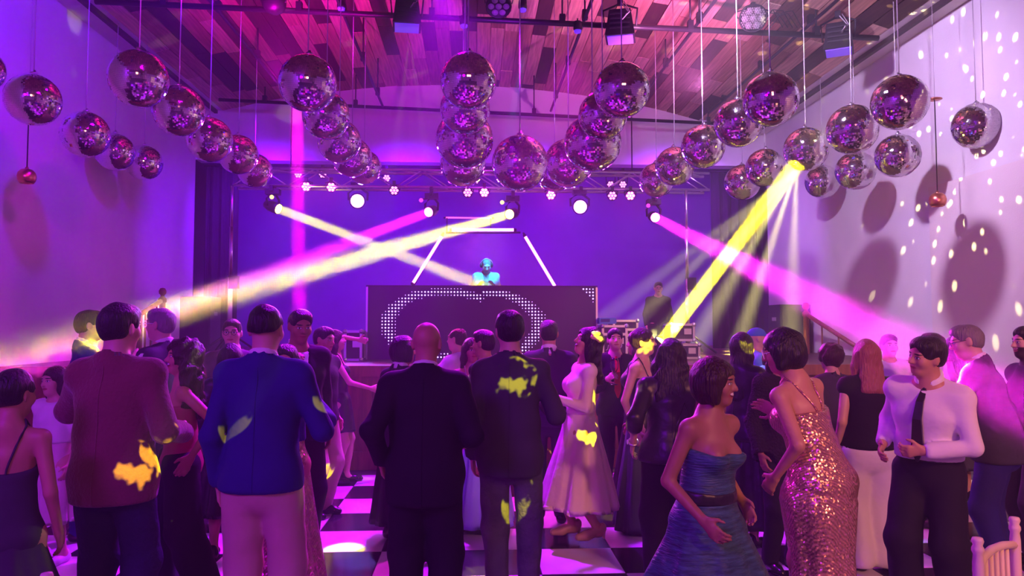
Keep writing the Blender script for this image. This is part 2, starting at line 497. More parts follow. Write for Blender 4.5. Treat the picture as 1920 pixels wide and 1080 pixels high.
# ------------------------------------------------------------------ truss and towers
YT = 12.0
za, zb = at(700, 350, YT).z, at(700, 318, YT).z
xa, xb = at(437, 340, YT).x, at(1330, 340, YT).x
tr = empty('lighting_truss', (xa, YT, za))
Lx, hz, dy = xb-xa, zb-za, .29
for yy in (0, dy):
    for zz in (0, hz):
        MB().tube((0, yy, zz), (Lx, yy, zz), .022, n=8).build('chord', M_alu, tr)
n = int(Lx/.42)
for i in range(n):
    x0, x1 = Lx*i/n, Lx*(i+1)/n
    a, b = ((0, hz) if i % 2 == 0 else (hz, 0))
    for yy in (0, dy): MB().tube((x0, yy, a), (x1, yy, b), .011, n=6).build('brace', M_alu, tr)
    MB().tube((x0, 0, hz), (x1, dy, hz), .011, n=6).build('brace', M_alu, tr)
tag(tr, 'aluminium box truss spanning the stage above the performer', 'truss')
for px_, lab in ((437, 'tall lighting stand at the left end of the truss'), (1285, 'tall lighting stand at the right end of the truss')):
    p = at(px_, 400, YT); t = empty('truss_stand', (p.x, YT-.06, STZ))
    H = za-STZ
    MB().tube((0, 0, .1), (0, 0, H*.45), .035, n=10).build('lower_tube', M_alu, t)
    MB().tube((0, 0, H*.45), (0, 0, H*.75), .028, n=10).build('middle_tube', M_alu, t)
    MB().tube((0, 0, H*.75), (0, 0, H-.02), .022, n=10).build('upper_tube', M_alu, t)
    MB().box((.06, -.02, H*.42), (.14, .1, .2)).build('winch', M_black, t)
    for k in range(4):
        a = math.pi/4 + k*math.pi/2
        MB().tube((0, 0, .35), (.5*math.cos(a), .5*math.sin(a), .02), .018, n=8).build('leg', M_black, t)
    tag(t, lab, 'light stand', 'truss stands')

# ------------------------------------------------------------------ stage lights
def par(x, y, Y, aim, lab, on=True, r=.085, power=0, col=MAG, gm=None, grp='LED par lights under the truss', hang=.16, angle=50):
    p = at(x, y, Y); t = empty('par_light', p)
    d = (Vector(aim)-p).normalized(); q = d.to_track_quat('Z', 'Y').to_matrix()
    MB().lathe([(0, -.17), (r*.6, -.17), (r*.9, -.12), (r, -.02), (r, .012), (r*.9, .012), (r*.88, 0), (0, 0)], n=18, rot=q).build('can', M_black, t)
    can = [c for c in COL.objects if c.parent == t][-1]
    for k in range(7):
        a = k*math.pi/3; rr_ = 0 if k == 6 else r*.58
        c = q @ Vector((rr_*math.cos(a), rr_*math.sin(a), .006))
        MB().lathe([(r*.25, -.004), (r*.22, .008), (0, .014)], c, 10, q).build('led_lens', gm or (G_mag if on else G_magdim), can)
    for sx in (-1, 1):
        MB().path([q @ Vector((sx*r*1.02, 0, -.06)), q @ Vector((sx*r*1.15, 0, -.06)) + Vector((0, 0, hang*.6)), (0, 0, hang)], .009, 6).build('bracket', M_black, t)
    MB().box((0, 0, hang+.02), (.05, .05, .07)).build('clamp', M_black, t)
    tag(t, lab, 'stage light', grp)
    if power:
        light('par_lamp', 'SPOT', p + d*.06, power, col, aim, angle, .6, .05)
    return t
zt = za
pars = [(574, 350, True, 'first bright magenta LED par from the left end'), (621, 351, True, 'second bright magenta LED par from the left end'),
        (739, 357, False, 'dim seven-lens LED par between the left pars and the performer'), (877, 361, False, 'dim seven-lens LED par above the performer'),
        (908, 361, True, 'bright magenta LED par above the performer'), (1033, 366, True, 'bright magenta LED par right of the performer'),
        (1148, 367, False, 'dim seven-lens LED par at the right end of the truss'), (1182, 367, True, 'bright magenta LED par at the right end of the truss')]
for i, (x, y, on, lab) in enumerate(pars):
    p = at(x, y, 12.0)
    par(x, y, 12.0, (p.x*.55, 3.5, 1.2), lab, on, power=(420 if on else 60), hang=max(.1, za-p.z-.02), angle=62)
rbz = at(860, 322, 13.4).z + .04
for i, (x, y) in enumerate(((559, 327), (605, 327), (725, 334), (865, 338), (892, 338), (1145, 346), (1168, 346))):
    par(x, y, 13.4, at(x, 900, 4), 'small dim LED par on the rear bar, number %s from the left' % ('one two three four five six seven'.split()[i]), False, r=.075, hang=rbz-at(x, y, 13.4).z, grp='rear row of LED pars')
rp_ = empty('lighting_bar', (at(540, 320, 13.4).x, 13.4, rbz)); L_ = at(1190, 320, 13.4).x-at(540, 320, 13.4).x
MB().tube((0, 0, 0), (L_, 0, 0), .02, n=8).build('tube', M_black, rp_)
for xx in (.05, L_/2, L_-.05): MB().tube((xx, 0, 0), (xx, 0, zc(rp_.location.x+xx)-rbz-.02), .012, n=6).build('drop_rod', M_black, rp_)
tag(rp_, 'dark horizontal bar holding the rear row of small LED pars', 'lighting bar')

def moving_head(x, y, Y, aim, lab, lens, beam_col=None, angle=4, power=0, r=.075, small=None, up=True, grp='moving head lights on the stage', blend=.15, stand=None):
    p = at(x, y, Y); t = empty('moving_head_light', p)
    d = (Vector(aim)-p).normalized(); q = d.to_track_quat('Z', 'Y').to_matrix()
    c0 = -d*.13
    MB().lathe([(0, -.16), (.06, -.15), (r*1.15, -.06), (r*1.2, .06), (r*1.25, .125), (r*1.08, .13), (r*1.05, .115), (0, .115)], c0, 20, q).build('head', M_black, t)
    hd_ = [c for c in COL.objects if c.parent == t][-1]
    MB().disc(c0 + d*.122, d, r*1.02, 20).build('lens', lens, hd_)
    s = 1 if up else -1
    side = Vector((1, 0, 0)) - d*d.x; side = Vector((side.x, side.y, 0)).normalized()
    for k in (-1, 1):
        MB().path([c0 + side*k*(r*1.3+.01), c0 + side*k*(r*1.3+.02) + Vector((0, 0, s*.12)), c0 + side*k*.05 + Vector((0, 0, s*.2))], .02, 8).build('yoke_arm', M_black, t)
    b = c0 + Vector((0, 0, s*.24))
    MB().box(b, (.22, .16, .09)).build('base', M_black, t)
    if up: MB().box((b.x, YT-p.y+.06, (b.z + max(za-p.z, b.z+.06))/2), (.05, .22, max(za-p.z, b.z+.06)-b.z)).build('clamp', M_black, t)
    elif stand: MB().box(b - Vector((0, 0, .04 + stand/2)), (.3, .3, stand)).build('plinth', M_black, t)
    if small:  # added glowing bead imitates a ghost reflection of the lens, no real lamp
        cp = at(x-13.5, y-22.5, Y-.12) - p
        MB().ball(cp, .034, 12).build('ghost_dot', small, t)
        MB().tube(cp, b, .012, n=6).build('ghost_dot_arm', M_black, t)
    tag(t, lab, 'stage light', grp)
    if power > 499 and angle > 20: light('wash_lamp', 'SPOT', p + d*.03, power, beam_col, aim, angle, blend, .05)
    elif power: beam('beam_lamp', p + d*.012, power, beam_col, aim, r*2, angle)
    return t

YM = 12.02
YELB = (1, .82, .0)
moving_head(523, 392, YM, at(1075, 600, 9.95), 'moving head at the far left shooting a pale yellow beam rightwards', G_yel, YELB, 1.6, 115, small=G_smallY)
moving_head(955, 402, YM, at(190, 620, 5.75), 'moving head above the performer shooting a yellow beam leftwards', G_yel, YELB, 2.0, 190, small=G_smallY)
moving_head(803, 398, YM, at(300, 590, 7.0), 'moving head left of the performer shooting a magenta beam leftwards', G_magl, (1, .02, .9), 2.0, 110, small=G_smallM)
moving_head(1229, 408, YM, at(1870, 740, 4.1), 'moving head at the right shooting a magenta beam rightwards', G_magl, (1, .01, .85), 2.6, 230, small=G_smallM)
moving_head(670, 377, YM, (-1.2, 3, 1.4), 'round white wash light left of the performer', G_white, (.2, .12, 1), 60, 500, r=.105)
moving_head(1088, 388, YM, (1.2, 3, 1.4), 'round white wash light right of the performer', G_white, (.2, .12, 1), 60, 500, r=.105)
# the yellow beam that climbs from the stage to a mirror ball, and added lamps standing in for its reflected rays
YBALL = BALLS[('row with the yellow-lit ball', 2)]
src = at(1243, 640, 9.4)
hit = YBALL + Vector((-.10, 0, -.16))
moving_head(1243, 640, 9.4, hit, 'floor-standing moving head shooting a bright yellow beam up to a ball', G_yel, (1, .80, 0), 1.5, 620, r=.09, up=False, stand=max(.05, src.z-.45-STZ))
dn = (src - YBALL).normalized(); dn = (dn + Vector((0, -.55, -.1))).normalized()
def ray_lamp(name, loc, power, col, scale, thr, seed):
    o = light(name, 'POINT', loc, power, col, size=.012)
    l = o.data; l.use_nodes = True; nt = l.node_tree
    e = nt.nodes['Emission']
    tc = nt.nodes.new('ShaderNodeTexCoord')
    vo = nt.nodes.new('ShaderNodeTexVoronoi'); vo.inputs['Scale'].default_value = scale
    mp = nt.nodes.new('ShaderNodeMapping'); mp.inputs['Location'].default_value = (seed, seed*.7, 0)
    nt.links.new(tc.outputs['Normal'], mp.inputs[0]); nt.links.new(mp.outputs[0], vo.inputs['Vector'])
    mr = nt.nodes.new('ShaderNodeMapRange'); mr.interpolation_type = 'SMOOTHSTEP'
    mr.inputs[1].default_value = thr; mr.inputs[2].default_value = thr*.55; mr.inputs[3].default_value = 0.0; mr.inputs[4].default_value = 1.0
    nt.links.new(vo.outputs['Distance'], mr.inputs[0])
    nt.links.new(mr.outputs[0], e.inputs['Strength'])
    return o
ray_lamp('ball_sparkle_standin', YBALL + Vector((.06, -.34, .10)), 620, (1, .86, .4), 11, .25, 3.1)  # unseen point lamp added beside the ball, imitating its reflected light spots
rr2 = random.Random(12)
for k, (gx, gy) in enumerate(((2.0, 11.6), (2.5, 10.4), (2.9, 12.4), (3.3, 11.0), (3.7, 12.6), (4.1, 11.4), (4.6, 12.8), (4.9, 11.2), (5.3, 12.2), (1.4, 12.2))):
    beam('ball_ray_standin', YBALL + dn*.30 + Vector((.03*(k-5)/5, .02, 0)), rr2.uniform(14, 26), (1, .86, .25), (gx, gy, STZ), .05, rr2.uniform(3, 7))  # unseen beam lamp added at the ball in place of a reflected ray
# straight magenta shaft coming down on the left of the stage
beam('vertical_beam', at(556, 140, 11.2), 160, (1, .0, .8), at(562, 640, 11.2), .2, 1.5)
# blue and violet wash of the backdrop
for x, c, pw_ in ((-3.8, (.16, 0, 1), 700), (-1.3, (.15, 0, 1), 700), (1.2, (.17, 0, 1), 700), (3.8, (.32, .01, 1), 520)):
    light('backdrop_wash', 'SPOT', (x, 12.6, 4.4), pw_, c, (x, 17, 2.4), 110, .8, .1)
light('stage_cyan_spot', 'SPOT', (.6, 8.6, 4.9), 4500, (.0, .42, 1), at(912, 515, 11.0), 9, .5, .03)
light('stage_left_violet', 'SPOT', (-3.0, 10.5, 4.6), 500, (.16, 0, 1), (-4.6, 14.5, 2.2), 80, .8, .1)
light('stage_right_violet', 'SPOT', (3.4, 10.5, 4.6), 500, (.4, .12, .9), (5.2, 14.5, 2.2), 80, .8, .1)

# fixtures on the front pipe
par(515, 6, 8.9, (-2.4, 10.6, 6.0), 'pink-glowing par can on the front pipe at the left', True, r=.14, gm=glow('par_pink', (1, .1, .75), 5), grp='lights on the front pipe', hang=.12)
par(935, 12, 8.85, (.2, 6.0, 1.5), 'round black par can on the front pipe, unlit', False, r=.16, gm=M_grey, grp='lights on the front pipe', hang=.14)
t = par(1412, 34, 8.8, (2.4, 3.0, 2.6), 'round black par with honeycomb lens on the front pipe', False, r=.17, gm=M_grey, grp='lights on the front pipe', hang=.14)
p = at(1412, 34, 8.8); d = (Vector((2.4, 3.0, 2.6))-p).normalized(); q = d.to_track_quat('Z', 'Y').to_matrix()
hm = MB()
for i in range(-5, 6):
    for j in range(-5, 6):
        cx_, cy_ = (i + (j % 2)*.5)*.027, j*.0235
        if cx_**2 + cy_**2 < .145**2: hm.lathe([(.0125, 0), (.009, .008), (0, .011)], q @ Vector((cx_, cy_, .014)), 6, q)
tag(hm.build('honeycomb_lens', mat('clear_lens', (.22, .22, .2), .15, spec=.8), t), kind='stuff')
def flood(x, y, Y, lab, rz, wide=.36):
    p = at(x, y, Y); t = empty('flood_light', p, rz)
    v = [(-.13, -.1, .17), (.13, -.1, .17), (.13, .1, .17), (-.13, .1, .17), (-wide/2, -.16, -.17), (wide/2, -.16, -.17), (wide/2, .16, -.17), (-wide/2, .16, -.17)]
    raw('housing', v, [(0,1,2,3), (4,7,6,5), (0,4,5,1), (1,5,6,2), (2,6,7,3), (3,7,4,0)], M_black, t)
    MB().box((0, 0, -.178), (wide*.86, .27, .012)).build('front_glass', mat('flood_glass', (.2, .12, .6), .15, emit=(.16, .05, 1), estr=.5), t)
    for s in (-1, 1):
        MB().path([(s*(wide/2+.01), 0, -.02), (s*(wide/2+.03), 0, .2), (s*.02, 0, .27)], .014, 6).build('bracket', M_black, t)
    for k in range(4): MB().box((0, -.135-.005*k, .1-.06*k), (.24, .012, .02)).build('cooling_fin', M_black, t)
    MB().box((0, 0, .3), (.07, .07, .08)).build('clamp', M_black, t)
    MB().path([(.05, -.05, .28), (.12, -.16, .1), (.04, -.19, 0), (.1, -.12, .12), (.02, -.06, .26)], .007, 6).build('cable', M_cord, t)
    tag(t, lab, 'stage light', 'lights on the front pipe')
flood(763, 26, 8.9, 'dark box floodlight on the front pipe, left of the middle balls', .1, .34)
flood(1163, 48, 8.85, 'dark box floodlight on the front pipe, right of the middle balls', -.25)
flood(1572, 72, 8.8, 'dark box floodlight on the front pipe near the right wall', -.5, .34)
for x, y, w in ((870, 40, 'above the middle column of balls'), (1083, 50, 'left of the right floodlight'), (980, 10, 'beside the unlit par can'), (640, 8, 'at the end of the left blue pipe')):
    p = at(x, y, 8.95); t = empty('motor_hook', p)
    MB().lathe([(0, .06), (.05, .06), (.055, -.03), (.045, -.05), (0, -.05)], n=14).build('body', M_black, t)
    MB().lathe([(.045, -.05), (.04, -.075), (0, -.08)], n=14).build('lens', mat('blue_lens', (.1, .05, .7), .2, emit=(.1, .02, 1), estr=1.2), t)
    MB().tube((0, 0, .06), (0, 0, max(.1, ZP-p.z)), .01, n=6).build('rod', M_black, t)
    tag(t, 'small black sensor with blue underside, ' + w, 'sensor', 'small sensors on the front pipe')
cb = MB()
for k in range(5):
    x0 = 1440 + k*9
    cb.path([at(x0-40, 62, 8.98), at(x0-10, 30-6*(k % 3), 8.95), at(x0+10, 20+5*(k % 2), 8.95), at(x0+28, 52, 8.98)], .007, 6)
tag(cb.build('cable_loops', M_black), 'tangled black cable loops on the front pipe near the honeycomb par', 'cable')

# ------------------------------------------------------------------ LED tubes behind the booth
YLT = 13.0
for a, b, lab in (((775, 530), (828, 444), 'white LED tube leaning on the left behind the performer'), ((985, 444), (1040, 536), 'white LED tube leaning on the right behind the performer'), ((848, 431), (963, 431), 'horizontal white LED tube above the performer')):
    A, B = at(*a, YLT), at(*b, YLT); t = empty('led_tube', (A+B)/2); c = (A+B)/2
    MB().tube(A-c, B-c, .026, n=10).build('diffuser', G_tube, t)
    u = (B-A).normalized()
    for s, e in ((A, -u), (B, u)): MB().tube(s-c, s-c+e*.05, .03, n=10).build('end_cap', M_black, t)
    tag(t, lab, 'LED tube', 'white LED tubes framing the performer')
A, B = at(836, 408, 13.2), at(922, 409, 13.2); c = (A+B)/2; t = empty('led_tube', c)
MB().tube(A-c, B-c, .014, n=8).build('diffuser', G_pinktube, t)
for s, e in ((A, -1), (B, 1)): MB().tube(s-c, s-c+Vector((e*.04, 0, 0)), .018, n=8).build('end_cap', M_black, t)
tag(t, 'thin pink LED line above the white tubes', 'LED tube')
fr = MB()
for a, b in (((775, 536), (832, 436)), ((981, 436), (1044, 540)), ((836, 436), (976, 436))):
    fr.tube(at(*a, YLT+.06), at(*b, YLT+.06), .02, n=6)
for a, b in (((838, 408), (838, 436)), ((920, 409), (920, 436))): fr.tube(at(*a, 13.2), at(*b, YLT+.06), .012, n=6)
fr.tube(at(775, 536, YLT+.06), (at(775, 536, YLT).x, YLT+.06, STZ), .02, n=6); fr.tube(at(1044, 540, YLT+.06), (at(1044, 540, YLT).x, YLT+.06, STZ), .02, n=6)
tag(fr.build('tube_frame', M_black), 'black frame carrying the white LED tubes behind the performer', 'frame')
light('tube_glow', 'AREA', at(905, 440, YLT-.1), 130, (1, .1, .9), (0, 13.6, 0), size=.9, sizey=.1)

# ------------------------------------------------------------------ DJ booth with pixel front
YBO = 10.0
A, B = at(690, 538, YBO), at(1117, 541, YBO)
bo = empty('dj_booth', ((A.x+B.x)/2, YBO, STZ)); W, H = B.x-A.x, A.z-STZ
M_bf = mat('booth_front', (.03, .025, .06), .35)
MB().box((0, .03, H/2), (W, .06, H)).build('front_panel', M_bf, bo)
MB().box((0, .36, H-.14), (W*.7, .5, .04)).build('shelf', M_black, bo)
for s in (-1, 1): MB().box((s*W*.34, .36, (H-.16)/2), (.05, .44, H-.16)).build('side_panel', M_black, bo)
fm = MB()
for s in (-1, 1): fm.box((s*(W/2+.012), .03, H/2), (.024, .07, H+.02))
fm.build('frame_edge', M_alu, bo)
MB().box((0, .03, H+.012), (W+.05, .07, .024)).build('top_edge', M_case, bo)
def seg_d(p, poly):
    best = 9e9; tb = 0
    for i in range(len(poly)-1):
        a, b = Vector(poly[i][:2]), Vector(poly[i+1][:2]); ab = b-a
        t = max(0, min(1, (p-a).dot(ab)/ab.length_squared)); dd = (p-a-ab*t).length
        w = poly[i][2] + (poly[i+1][2]-poly[i][2])*t
        if dd/w < best: best = dd/w
    return best
arcs = [[(300, 470, 40), (272, 400, 58), (265, 320, 62), (310, 240, 52), (390, 172, 40), (480, 132, 36), (620, 108, 30), (800, 112, 30), (955, 150, 32)],
        [(985, 112, 28), (1130, 122, 30), (1230, 160, 36), (1330, 220, 50), (1390, 300, 58), (1390, 400, 54), (1320, 490, 50), (1275, 540, 34)],
        [(650, 590, 24), (720, 580, 20)], [(1735, 85, 14), (1800, 110, 40), (1820, 180, 14)]]
dm = MB(); sx_, sy_ = (B.x-A.x)/427/4, (B.x-A.x)/427/4
px0, py0 = (690-660)*4, (538-520)*4
for j in range(0, 27):
    for i in range(0, 70):
        p = Vector((130 + 24.3*i, 84 + 24.3*j))
        b = min(seg_d(p, a) for a in arcs)
        if b < 1.0:
            rr_ = .0108*(1.0 if b < .45 else (.8 if b < .72 else .5))
            dm.disc(((p.x-px0)*sx_ - W/2, -.003, H - (p.y-py0)*sy_), (0, -1, 0), rr_, 8)
tag(dm.build('led_pixels', G_dot, bo), kind='stuff')
tag(bo, 'wide dark DJ booth front with white pixel lights in arcs', 'DJ booth')
# mixer and decks on the booth
mx = empty('mixer', (bo.location.x - .0, YBO+.36, STZ+H-.118))
MB().box((0, 0, .035), (.32, .36, .07)).build('body', M_black, mx)
for k in range(4): MB().lathe([(.012, .07), (.012, .09), (0, .09)], (-.09+.06*k, 0, 0), 8).build('knob', M_grey, mx)
tag(mx, 'small black mixer on the shelf behind the booth front', 'mixer')

# ------------------------------------------------------------------ flight cases and speakers on the stage
def flight_case(x0, y0, x1, y1, Y, lab, depth=.5, text=None, zbot=None):
    a, b = at(x0, y1, Y), at(x1, y0, Y)
    zb_ = STZ if zbot is None else zbot
    W_, H_ = b.x-a.x, b.z-zb_
    t = empty('flight_case', ((a.x+b.x)/2, Y, zb_))
    MB().box((0, depth/2, H_/2), (W_-.02, depth-.02, H_-.02)).build('panel', M_case, t)
    for sx in (-1, 1):
        for yy in (0, depth): MB().box((sx*(W_/2-.012), yy, H_/2), (.03, .03, H_-.02)).build('edge_profile', M_alu, t)
    for zz in (.012, H_-.012):
        for yy in (0, depth): MB().box((0, yy, zz), (W_-.03, .03, .03)).build('edge_profile', M_alu, t)
        for sx in (-1, 1):
            MB().box((sx*(W_/2-.012), depth/2, zz), (.03, depth-.03, .03)).build('edge_profile', M_alu, t)
            MB().ball((sx*(W_/2-.008), 0, zz), .034, 8).build('corner_ball', M_alu, t)
    if H_ > .35: MB().box((0, -.006, H_*.74), (W_-.05, .03, .035)).build('lid_rail', M_alu, t)
    MB().box((W_*.2, -.012, H_*.55), (.1, .02, .08)).build('latch', M_alu, t)
    if text:
        cu = bpy.data.curves.new('lettering', 'FONT'); cu.body = text; cu.size = .13; cu.extrude = .002; cu.shear = .2
        to = bpy.data.objects.new('lettering', cu); COL.objects.link(to)
        me = bpy.data.meshes.new_from_object(to.evaluated_get(bpy.context.evaluated_depsgraph_get()))
        bpy.data.objects.remove(to)
        me.materials.clear(); me.materials.append(M_white_pl)
        q = link(bpy.data.objects.new('lettering', me), t); q.rotation_euler = (R(90), 0, 0); q.location = (-W_/2+.06, -.012, H_-.30)
    tag(t, lab, 'flight case', 'flight cases on the stage')
    return t
flight_case(1129, 610, 1176, 690, 9.7, 'black flight case with silver edges and white lettering behind the red-tie man', text='Jojo T')
flight_case(1150, 600, 1196, 690, 10.6, 'tall black flight case standing behind the lettered case', .45)
flight_case(645, 620, 679, 690, 9.6, 'narrow black flight case with silver frame near the left of the booth', .3)
c2 = flight_case(1262, 645, 1312, 690, 9.9, 'low black flight case on the stage, bottom one under a smaller case', .5)
flight_case(1258, 607, 1302, 640, 9.95, 'small black flight case stacked on top of the low one', .4, zbot=at(1280, 645, 9.9).z+.04)
t = empty('toolbox', (at(1137, 604, 9.85).x, 9.85, at(1137, 610, 9.7).z+.02))
MB().box((0, 0, .04), (.22, .16, .08)).build('body', M_blue_pl, t); MB().box((.11, 0, .035), (.03, .12, .06)).build('side_handle', M_blue_pl, t); MB().box((-.03, -.081, .045), (.12, .01, .04)).build('screen', mat('screen_dark', (.05, .1, .3), .2), t)
tag(t, 'small blue box lying on top of the lettered flight case', 'box')
for x0, x1, y0, Y, lab in ((337, 395, 556, 12.4, 'tall black speaker cabinet on the left side of the stage'), (1463, 1519, 571, 12.1, 'tall black speaker cabinet on the right side of the stage')):
    a, b = at(x0, 600, Y), at(x1, y0, Y); W_, H_ = b.x-a.x, b.z-STZ
    t = empty('speaker', ((a.x+b.x)/2, Y, STZ))
    MB().box((0, .25, H_/2), (W_, .5, H_)).build('cabinet', M_case, t)
    MB().box((0, -.012, H_/2), (W_-.06, .025, H_-.06)).build('grille', mat('speaker_grille', (.03, .03, .035), .6, bump=.5, bscale=300), t)
    for s in (-1, 1): MB().box((s*W_/2, .25, H_*.7), (.01, .16, .06)).build('handle', M_grey, t)
    tag(t, lab, 'speaker', 'speakers on the stage')
# stair rails with newel posts
for nx, ny, ex, ey, Y0, Y1, lab in ((305, 548, 262, 590, 11.6, 11.0, 'left'), (1511, 575, 1640, 672, 11.6, 10.4, 'right')):
    p = at(nx, ny, Y0); e = at(ex, ey, Y1)
    t = empty('stair_rail', (p.x, Y0, STZ)); h = p.z-STZ
    MB().lathe([(.045, 0), (.045, h-.16), (.06, h-.15), (.06, h-.1), (.03, h-.07), (.025, h-.05), (.05, h-.02), (.055, h+.02), (.035, h+.06), (0, h+.07)], n=16).build('newel_post', M_wood, t)
    d = e-Vector((p.x, Y0, STZ))
    MB().path([(0, 0, h-.12), d], [.035, .035], 8).build('handrail', M_wood, t)
    MB().box((d.x, d.y, d.z/2), (.06, .06, d.z)).build('end_post', M_wood, t)
    for k in (1, 2, 3):
        f_ = k/4; top = Vector((0, 0, h-.12)).lerp(d, f_)
        MB().tube((top.x, top.y, 0), top, .014, n=8).build('baluster', M_wood, t)
    tag(t, 'wooden stair rail with round-topped newel post at the %s of the stage' % lab, 'stair rail', 'stair rails')

# black stage curtains in the wings
def curtain(x0, x1, Y, lab):
    n = 60; V, Fq = [], []
    z0, z1 = STZ + .01, 4.68
    for j, z in enumerate((z0, (z0+z1)/2, z1)):
        for i in range(n+1):
            t = i/n; V.append((x0+(x1-x0)*t, Y + .05*math.sin(t*(x1-x0)*34) + .015*math.sin(t*71), z))
    for j in range(2):
        for i in range(n): Fq.append((j*(n+1)+i, j*(n+1)+i+1, (j+1)*(n+1)+i+1, (j+1)*(n+1)+i))
    t = empty('stage_curtain', (0, 0, 0)); o = raw('cloth', V, Fq, M_blackmat, t, smooth=True)
    sd = o.modifiers.new('thickness', 'SOLIDIFY'); sd.thickness = .012
    MB().tube((x0-.05, Y, z1+.02), (x1+.05, Y, z1+.02), .02, n=8).build('curtain_rail', M_black, t)
    tag(t, lab, 'curtain', 'black stage curtains')
curtain(-5.15, -4.55, 14.45, 'black curtain hanging at the left wing of the stage')
curtain(4.75, 5.65, 14.45, 'black curtain hanging at the right wing of the stage')

